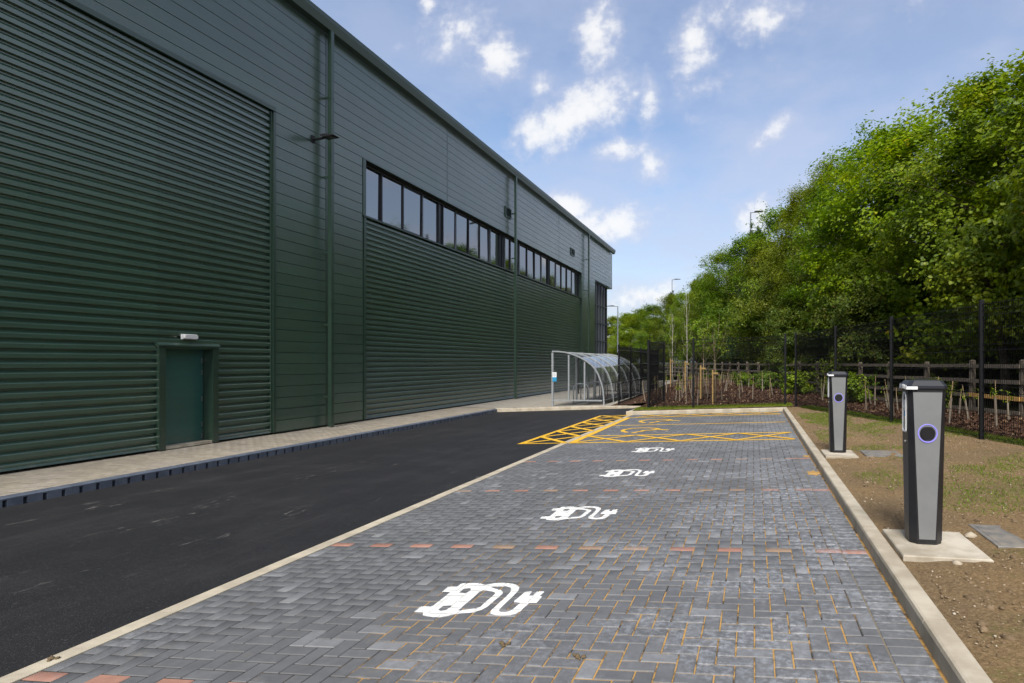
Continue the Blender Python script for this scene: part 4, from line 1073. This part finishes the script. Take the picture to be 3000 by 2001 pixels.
def variant(key, seed, H, z0, rad, prof, nc, per, size, tmpl, lm, cs=(.5, .85), bark='bark', r0=.14, inner=.45, droop=0, nl=44, **kw):
    rs = np.random.default_rng(seed)
    C = crown_clumps(rs, nc, z0, H-.3, rad, prof, inner)
    spread = rs.uniform(cs[0], cs[1], nc)
    V, ct, ix, ti = leaves(rs, C, per, spread, size, tmpl, centre=(0, 0, z0+(H-z0)*.4), droop=droop, **kw)
    me = mesh_arrays('crown', V, ct, ix, lm, tint=ti)
    VAR[key] = (me, trunk_mesh(rs, 'trunk', H, r0, C[rs.choice(nc, nl, replace=False)], bark), H)
rnd_ = lambda t: np.sin(np.pi*np.clip(t*.80+.16, 0, 1))**.55
tall_ = lambda t: np.sin(np.pi*np.clip(t*.74+.22, 0, 1))**.8
cone_ = lambda t: (1-t)*.85+.12
variant('maple', 1, 10.5, 1.9, 2.9, rnd_, 190, 230, .125, 'maple', 'leaf_maple')
variant('maple_low', 2, 9.6, 1.5, 2.8, rnd_, 180, 230, .12, 'maple', 'leaf_maple')
variant('oak', 3, 10.2, 1.7, 2.7, tall_, 190, 220, .108, 'oak', 'leaf_oak')
variant('hazel', 4, 6.6, .9, 2.2, rnd_, 200, 150, .115, 'oval', 'leaf_hazel', r0=.07)
variant('birch', 5, 10.6, 2.0, 2.2, tall_, 300, 210, .075, 'diamond', 'leaf_birch', cs=(.35, .6), droop=.35, bark='pale_bark', r0=.09)
variant('ash', 6, 10.4, 1.6, 2.6, tall_, 190, 240, .095, 'oval', 'leaf_oak')
# scots-pine-like: whorled shoots of needles
rs = np.random.default_rng(12); nc = 420
C = crown_clumps(rs, nc, 1.4, 10.2, 2.0, cone_, .35)
V = []; nn = 95
d = rs.normal(size=(nc, nn, 3)); d /= np.linalg.norm(d, axis=2, keepdims=True); d[..., 2] = np.abs(d[..., 2])*.9+.25
sh_ = rs.random((nc, nn, 1))*np.array([0, 0, .38]) + C[:, None, :]*np.array([1, 1, 1]) + (C*np.array([1, 1, 0]))[:, None, :]*rs.random((nc, nn, 1))*.12
tip = sh_ + d*rs.uniform(.10, .17, (nc, nn, 1)); sid = np.cross(d, rs.normal(size=(nc, nn, 3))); sid /= np.linalg.norm(sid, axis=2, keepdims=True); sid *= .009
VV = np.stack([sh_-sid, sh_+sid, tip+sid*.5, tip-sid*.5], axis=2).reshape(-1, 3)
VAR['pine'] = (mesh_arrays('crown', VV, np.full(nc*nn, 4), np.arange(nc*nn*4), 'needle', tint=np.clip(np.repeat(rs.random(nc), nn)*.6+rs.random(nc*nn)*.3, 0, 1)), trunk_mesh(rs, 'trunk', 10.5, .13, C[rs.choice(nc, 40, replace=False)], 'bark', .95), 10.5)
def tree(key, x, y, z, H, label, group, rz=None, wide=1.0, name=None):
    cm, tm, H0 = VAR[key]; s = H/H0
    nm = name or {'pine': 'pine_tree', 'birch': 'birch_tree'}.get(key, 'broadleaf_tree')
    t = empty(nm, (x, y, z), label, 'tree', group); t.rotation_euler = (0, 0, random.uniform(0, 6.28) if rz is None else rz); t.scale = (s*wide, s*wide, s)
    for n_, me in (('trunk', tm), ('crown', cm)):
        o = bpy.data.objects.new(n_, me); COL.objects.link(o); o.parent = t
    return t
# front of the belt, from the camera's right edge into the distance: (Y, offset from rail fence, kind, height, width)
FRONT = [(8.6, 2.6, 'maple', 6.8, 1.15), (12.2, 2.9, 'maple_low', 9.0, 1.12), (15.6, 3.2, 'maple', 10.0, 1.1), (19.3, 3.0, 'oak', 10.1, 1.12), (23.2, 3.3, 'maple_low', 10.2, 1.1),
 (24.2, 1.3, 'hazel', 5.4, .95), (27.0, 3.3, 'ash', 11.2, 1.05), (30.4, 3.0, 'birch', 11.4, 1.1), (29.5, 1.0, 'hazel', 4.8, .9), (33.6, 3.0, 'birch', 11.0, 1.15), (36.6, 1.7, 'oak', 8.6, .9), (38.0, 3.2, 'ash', 10.9, 1.05), (41.5, 2.6, 'pine', 10.3, 1.2),
 (44.6, 3.0, 'oak', 10.6, 1.05), (48.8, 2.6, 'ash', 10.4, 1.0), (51.8, 1.6, 'birch', 8.6, 1.05), (55.0, 2.4, 'birch', 9.6, 1.2), (58.5, 1.4, 'ash', 8.2, 1.1), (62.0, 3.0, 'pine', 9.6, 1.4), (66.0, 1.0, 'birch', 8.8, 1.25), (71.0, 2.0, 'pine', 9.3, 1.5), (76.0, .5, 'ash', 8.6, 1.3), (83.0, 1.0, 'maple_low', 8.6, 1.4), (90.0, -1.0, 'oak', 8.6, 1.4), (98.0, -2.0, 'maple', 8.8, 1.5)]
KN = {'maple': 'large bright green lobed leaf tree', 'maple_low': 'broad yellow green lobed leaf tree', 'oak': 'dense mid green tree', 'hazel': 'low bushy round leaved tree', 'birch': 'fine leaved olive green tree', 'ash': 'tall green broadleaf tree', 'pine': 'dark green pine'}
ORD = ['first', 'second', 'third', 'fourth', 'fifth', 'sixth', 'seventh', 'eighth', 'ninth', 'tenth', 'eleventh', 'twelfth', 'thirteenth', 'fourteenth', 'fifteenth', 'sixteenth', 'seventeenth', 'eighteenth', 'nineteenth', 'twentieth', 'twenty first', 'twenty second', 'twenty third', 'twenty fourth', 'twenty fifth']
for i, (Y, off_, k, H, wd) in enumerate(FRONT):
    tree(k, WF(Y)+off_, Y, zt(WF(Y), Y), H, '%s, %s from the right in the belt' % (KN[k], ORD[i]), 'trees along the front of the belt', wide=wd)
rb = random.Random(31)
Y = 6.0
while Y < 74:
    k = rb.choice(['oak', 'ash', 'maple_low', 'birch', 'pine'])
    tree(k, WF(Y)+6.6+rb.uniform(-.8, .8), Y, zt(WF(Y), Y), rb.uniform(9.4, 10.8) - max(0, 22-Y)*.2, 'tree at the back of the belt, glimpsed through the front crowns', 'trees at the back of the belt', wide=1.1)
    Y += 4.2
Y = 5.0
while Y < 70:
    for o_ in (7.4, 10.0):
        tree('hazel', WF(Y)+o_+rb.uniform(-.6, .6), Y+rb.uniform(-.6, .6), zt(WF(Y), Y)-.9, rb.uniform(4.6, 6.0), 'dark understorey bush deep inside the tree belt', 'understorey bushes inside the belt', wide=1.25, name='understorey_bush')
    Y += 3.4
# far wood closing the view past the warehouse corner
for i, (x, y, k, H) in enumerate(((-22, 118, 'maple_low', 9.5), (-30, 124, 'maple', 10), (-15, 112, 'ash', 9.5), (-38, 132, 'oak', 10), (-26, 108, 'birch', 7), (-46, 140, 'ash', 11))):
    tree(k, x, y, -.5, H, '%s distant tree in the gap past the warehouse corner' % ORD[i], 'distant trees past the warehouse', wide=1.5)

# low shrubs under the rail fence
rs = np.random.default_rng(77); SHR = []
for q in range(2):
    n = 46; a = rs.random(n)*6.28; r = np.sqrt(rs.random(n))*.55; z = .15 + rs.random(n)*.75*(1-r*.5)
    C = np.c_[r*np.cos(a), r*np.sin(a), z]; V, ct, ix, ti = leaves(rs, C, 60, rs.uniform(.14, .26, n), .07, 'oval')
    me = mesh_arrays('foliage', V, ct, ix, 'leaf_hazel' if q else 'leaf_oak', tint=ti)
    m = MB()
    for c in C[:14]: m.tube([(c[0]*.15, c[1]*.15, -.05), (c[0]*.6, c[1]*.6, c[2]*.6), tuple(c)], [.012, .008, .003], 5)
    SHR.append((me, m.mesh('stems', 'young_bark')))
SP = [(12.4, .3, .8), (17.2, -.35, 1.0), (20.1, -1.0, 1.1), (22.4, -.5, .9), (24.6, -1.0, 1.1), (28.6, -.9, 1.0), (31.6, -1.0, .8), (37, .2, .8), (45, .3, .8)]
for i, (Y, o_, s) in enumerate(SP):
    x = WF(Y)+o_; t = empty('shrub', (x, Y, zt(x, Y)), 'low leafy shrub, %s from the right along the foot of the rail fence' % ORD[i], 'shrub', 'shrubs along the rail fence')
    t.rotation_euler = (0, 0, random.uniform(0, 6)); t.scale = (s, s, s)
    for n_, me in (('stems', SHR[i % 2][1]), ('foliage', SHR[i % 2][0])):
        o = bpy.data.objects.new(n_, me); COL.objects.link(o); o.parent = t

# staked young trees in the bed
def young(x, y, H, kind, label, stake_h=1.0, lean=0.0):
    z = zt(x, y); t = empty('young_tree', (x, y, z), label, 'young tree', 'staked young trees'); rs = np.random.default_rng(int(abs(x*100+y*10)))
    bark = 'pale_bark' if kind == 'birch' else 'young_bark'
    clear = H*.42 if kind == 'round' else H*.3
    m = MB(); m.tube([(x, y, z-.05), (x+.02+lean*.3, y, z+clear), (x+.02+lean, y, z+H*(.97 if kind == 'birch' else .8))], [.032, .024, .006], 8)
    cl = []
    nb = 12 if kind == 'round' else 18
    for i in range(nb):
        a = i*2.4; zz = z+clear + (.05*i if kind == 'round' else (H-clear)*.9*i/nb)
        up = H*.34 if kind == 'round' else .55; r = .5 if kind == 'round' else .22*(1-i/nb)+.08
        bx, by = x+.02+lean*.5, y
        p1 = (bx+r*.75*math.cos(a), by+r*.75*math.sin(a), zz+up*.35); p2 = (bx+r*math.cos(a), by+r*math.sin(a), zz+up)
        m.tube([(bx, by, zz), p1, p2], [.009, .006, .002], 5); cl += [p1, p2, tuple((np.array(p1)+np.array(p2))/2)]
    m.build('trunk', bark, t, smooth=True)
    C = np.array(cl)
    if kind == 'round':
        extra = rs.normal(size=(26, 3))*np.array([.33, .33, .38]) + np.array([x, y, z+H*.78]); C = np.r_[C, extra]
    V, ct, ix, ti = leaves(rs, C, 42 if kind == 'round' else 16, rs.uniform(.12, .24, len(C)), .055 if kind == 'round' else .042, 'oval' if kind == 'round' else 'diamond')
    me = mesh_arrays('crown', V - np.array([x, y, z]), ct, ix, 'leaf_oak' if kind == 'round' else 'leaf_birch', tint=ti)
    link(bpy.data.objects.new('crown', me), t, (x, y, z))
    MB().tube([(x-.09, y-.05, z-.05), (x-.09, y-.05, z+stake_h)], .035, 10).build('stake', 'stake_wood', t)
    if kind == 'round' and x > -.9: MB().tube([(x+.10, y+.05, z-.05), (x+.10, y+.05, z+stake_h*.98)], .035, 10).build('stake', 'stake_wood', t)
    MB().box(x-.13, x+.10, y-.06, y-.03, z+stake_h*.88, z+stake_h*.93).build('tie', 'stake_wood', t)
    if kind == 'round' and x > -.9: MB().box(x-.115, x-.065, y-.0875, y-.086, z+.48, z+.6).build('tag', 'white_plastic', t)
def bedpt(px, Y): # point in the bed seen at photo column px at depth Y
    k = (px-CX)/FPX; c, s = math.cos(TH), math.sin(TH)
    return (Y*(k*c - s)/(c + k*s), Y)
young(*bedpt(2096, 20.9), 3.5, 'round', 'staked young tree with leafy round crown and two orange stakes', 1.22, -.12)
young(*bedpt(2060, 23.6), 3.5, 'round', 'staked young tree with thin round crown and single orange stake', 1.35)
young(*bedpt(2013, 28.5), 4.9, 'birch', 'slender young birch with white trunk tied to an orange stake', 1.5, -.05)
young(*bedpt(1969, 33.5), 4.3, 'birch', 'slim brown stemmed sapling tied to a short stake, farthest of the staked trees', 1.6)
# planting canes with rabbit guards
cane_m = []
for q in range(3):
    h = (.62, .78, .9)[q]
    c = MB().tube([(0, 0, -.05), (.01, 0, h*.5), (.0, .012, h)], [.008, .007, .0055], 6).mesh('cane', 'cane')
    gz = MB().tube([(.012, .006, 0), (.012, .006, h*.62)], [.024, .022], 8, caps=False).mesh('guard', 'guard_sleeve')
    tw = np.random.default_rng(q); C = np.c_[tw.normal(size=(6, 2))*.05, h*.55+tw.random(6)*.3]
    V, ct, ix, ti = leaves(tw, C, 6, np.full(6, .08), .045, 'oval'); lf = mesh_arrays('leaves', V, ct, ix, 'leaf_oak', tint=ti)
    cane_m.append((c, gz, lf))
rc = random.Random(4); CN = []
tries = 0
while len(CN) < 96 and tries < 4000:
    tries += 1
    Y = rc.uniform(8.5, 38); lo = max(LF(Y)+.7, 1.6) if Y < 19.6 else (-3.3 if Y < 22.8 else -4.9); hi = WF(Y)-.5
    if Y > 19.4 and Y < 20.6: continue
    if hi <= lo: continue
    x = rc.uniform(lo, hi)
    if min([math.hypot(x-a, Y-b) for a, b in CN] or [9]) < .5: continue
    CN.append((x, Y))
for i, (x, Y) in enumerate(CN):
    q = rc.randrange(3); t = empty('planting_cane', (x, Y, zt(x, Y)+.02), 'thin planting cane with short sapling guard standing in the bark mulch', 'planting cane', 'planting canes in the mulch bed')
    t.rotation_euler = (rc.uniform(-.16, .16), rc.uniform(-.18, .18), rc.uniform(0, 6.28))
    for n_, me in (('cane', cane_m[q][0]), ('guard', cane_m[q][1])) + ((('leaves', cane_m[q][2]),) if rc.random() < .5 else ()):
        if n_ == 'guard' and rc.random() < .25: continue
        o = bpy.data.objects.new(n_, me); COL.objects.link(o); o.parent = t
# bark chips scattered over the bed
rs = np.random.default_rng(5); n = 26000
Yc = 8 + (rs.random(n)**1.3)*26
Xc = np.empty(n)
for i in range(n):
    Y = Yc[i]; lo = LF(Y)+.42 if Y < 19.5 else (-3.9 if Y < 22.6 else -4.6); hi = WF(Y)+.2; Xc[i] = rs.uniform(lo, hi)
keep = ~((Yc > 19.3) & (Yc < 20.25) & (Xc < 1.25)); Xc, Yc = Xc[keep], Yc[keep]; n = len(Xc)
Zc = np.array([zt(a, b) for a, b in zip(Xc, Yc)]) + .04
T = np.array([(-1, -.35), (.9, -.5), (1, .4), (-.8, .5)])
N = rs.normal(size=(n, 3))*.5 + np.array([0, 0, 1]); N /= np.linalg.norm(N, axis=1, keepdims=True)
A = rs.normal(size=(n, 3)); A -= N*(A*N).sum(1, keepdims=True); A /= np.linalg.norm(A, axis=1, keepdims=True); B = np.cross(N, A)
s = rs.uniform(.018, .05, n)
V = np.c_[Xc, Yc, Zc][:, None, :] + s[:, None, None]*(A[:, None, :]*T[None, :, :1] + B[:, None, :]*T[None, :, 1:])
me = mesh_arrays('bark_chips', V.reshape(-1, 3), np.full(n, 4), np.arange(n*4), 'bark_chip', tint=rs.random(n)**1.4)
tag(link(bpy.data.objects.new('bark_chips', me), None, (0, 0, 0)), 'dark brown bark chips covering the planting bed', 'mulch', kind='stuff')
# pebbles and clods on the verge
def stones(name, X, Y, Z, S, tint, material):
    n = len(X); ico = np.array([(0,0,1),(.9,0,.35),(.28,.85,.35),(-.73,.53,.35),(-.73,-.53,.35),(.28,-.85,.35),(.73,.53,-.35),(-.28,.85,-.35),(-.9,0,-.35),(-.28,-.85,-.35),(.73,-.53,-.35)])
    F = np.array([(0,1,2),(0,2,3),(0,3,4),(0,4,5),(0,5,1),(1,6,2),(2,7,3),(3,8,4),(4,9,5),(5,10,1),(2,6,7),(3,7,8),(4,8,9),(5,9,10),(1,10,6)])
    sc = rs.uniform(.6, 1.3, (n, 1, 3))*S[:, None, None]; sc[..., 2] *= .65
    j = 1 + rs.normal(size=(n, 11, 3))*.14
    a = rs.random(n)*6.28; R_ = np.stack([np.stack([np.cos(a), -np.sin(a)], -1), np.stack([np.sin(a), np.cos(a)], -1)], 1)
    P_ = ico[None]*j*sc; P_[..., :2] = np.einsum('nij,nkj->nki', R_, P_[..., :2])
    V = P_ + np.c_[X, Y, Z][:, None, :]; idx = (np.arange(n)*11)[:, None] + F.ravel()[None]
    return mesh_arrays(name, V.reshape(-1, 3), np.full(n*15, 3), idx.ravel(), material, tint=np.repeat(tint, 15))
n = 22000; Yc = 1.8 + (rs.random(n)**1.9)*16; Xc = np.array([rs.uniform(1.1, max(LF(y)+.3, 1.35)) for y in Yc])
pad = ((Xc > 1.0) & (Xc < 1.7) & (((Yc > 4.45) & (Yc < 5.25)) | ((Yc > 9.1) & (Yc < 9.85)))) | ((Xc > 1.62) & (Xc < 2.5) & (((Yc > 4.75) & (Yc < 5.47)) | ((Yc > 9.15) & (Yc < 9.87))))
Xc, Yc = Xc[~pad], Yc[~pad]; n = len(Xc)
S = rs.uniform(.003, .011, n); S[rs.random(n) < .015] *= 2.2
nb_ = rs.random(n) < .05; S[nb_] = rs.uniform(.012, .03, nb_.sum())
Tn = rs.random(n)**1.3; Tn[nb_] *= .45
me = stones('pebbles', Xc, Yc, np.array([zv(a, b) for a, b in zip(Xc, Yc)])+.003, S, Tn, 'pebble')
tag(link(bpy.data.objects.new('pebbles', me), None, (0, 0, 0)), 'pale pebbles and soil crumbs strewn over the verge', 'pebbles', kind='stuff')
# grass: patches on the verge, strips along the fences
def grass(name, X, Y, Z, H, label):
    n = len(X); a = rs.random(n)*6.28; lean = rs.normal(size=(n, 2))*.45; wd = rs.uniform(.0018, .004, n)
    sx_, sy_ = np.cos(a)*wd, np.sin(a)*wd
    b = np.c_[X, Y, Z]; tip = b + np.c_[lean*H[:, None], H]
    mid = b + np.c_[lean*H[:, None]*.3, H*.6]
    sd_ = np.c_[sx_, sy_, np.zeros(n)]
    V = np.stack([b-sd_, b+sd_, mid+sd_*.7, tip, mid-sd_*.7], 1)
    me = mesh_arrays(name, V.reshape(-1, 3), np.full(n, 5), np.arange(n*5), 'grass', tint=np.clip(rs.normal(size=n)*.25+.45, 0, 1))
    tag(link(bpy.data.objects.new(name, me), None, (0, 0, 0)), label, 'grass', kind='stuff')
from mathutils import noise as mn
X_, Y_, H_ = [], [], []
rgv = random.Random(8)
while len(X_) < 60000:
    Y = 2.2 + (rgv.random()**1.5)*17; X = rgv.uniform(1.2, max(LF(Y)+.35, 1.4))
    v = mn.fractal(Vector((X*.9, Y*.9, 3.7)), 1.0, 2.0, 5)
    edge = X > LF(Y)+.02
    if not edge and v < .12 + rgv.random()*.34: continue
    if (1.0 < X < 1.7 and (4.45 < Y < 5.25 or 9.1 < Y < 9.85)) or (1.62 < X < 2.5 and (4.75 < Y < 5.47 or 9.15 < Y < 9.87)): continue
    X_.append(X); Y_.append(Y); H_.append(rgv.uniform(.008, .026) if not edge else rgv.uniform(.03, .08))
grass('verge_grass', np.array(X_), np.array(Y_), np.array([zv(a, b) for a, b in zip(X_, Y_)]), np.array(H_), 'thin patches of new grass on the brown soil verge')
n = 26000; Xg = rs.uniform(-3.95, 1.25, n); Yg = rs.uniform(19.42, 20.3, n); k = (Yg > 19.62) | (rs.random(n) < .35); Xg, Yg = Xg[k], Yg[k]
grass('strip_grass', Xg, Yg, np.array([zt(a, b) for a, b in zip(Xg, Yg)])+.01, rs.uniform(.025, .07, len(Xg)), 'narrow green grass strip behind the far kerb')
# spilt jointing sand against the kerb face
for i, (x, y, r_, lab) in enumerate(((.83, 8.55, .10, 'patch of spilt orange sand against the kerb between the charging posts'), (.86, 10.05, .06, 'small orange sand patch against the kerb beside the farther charging post'))):
    m = MB(); n_ = 18; m.v = [(x, y, zroad(x)+.014)]
    for k, q in ((.55, .010), (1.0, .0015)):
        for a in range(n_):
            rr_ = r_*k*(1+.22*math.sin(a*1.9+i)+.13*math.sin(a*3.7)); X_s = min(x+rr_*.9*math.cos(a*2*math.pi/n_), XK-.001)
            m.v.append((X_s, y+rr_*1.7*math.sin(a*2*math.pi/n_), zroad(X_s)+q))
    m.f = [(0, 1+a, 1+(a+1) % n_) for a in range(n_)] + [(1+a, 1+n_+a, 1+n_+(a+1) % n_, 1+(a+1) % n_) for a in range(n_)]
    tag(m.build('sand_spill', 'loose_sand', smooth=True), lab, 'sand')
# clods of mud on the blocks and one on the edging
for i, (x, y, lab) in enumerate(((-1.42, 3.23, 'small brown clod of mud on the blocks right of the nearest white symbol'), (-.94, 3.12, 'brown crumb of mud lying on blocks near the bottom of the picture'), (-4.02, 2.83, 'dark mud clod on the pale edging strip at bottom left'))):
    me = stones('mud_clod', np.array([0, .03, -.02, .015]), np.array([0, .01, .018, -.02]), np.array([.008, .006, .006, .005]), np.array([.02, .014, .012, .010]), np.zeros(4), 'dirt_clod')
    tag(link(bpy.data.objects.new('mud_clod', me), None, (x, y, zroad(x)+.004)), lab, 'mud')
for i, (x, y, s, lab) in enumerate(((1.72, 5.12, .045, 'pale stone on the soil just behind the nearest concrete pad'), (1.40, 4.44, .035, 'pale stone in front of the nearest concrete pad'))):
    me = stones('stone', np.array([0.]), np.array([0.]), np.array([.01]), np.array([s]), np.array([.97]), 'pebble')
    tag(link(bpy.data.objects.new('stone', me), None, (x, y, zv(x, y))), lab, 'stone')
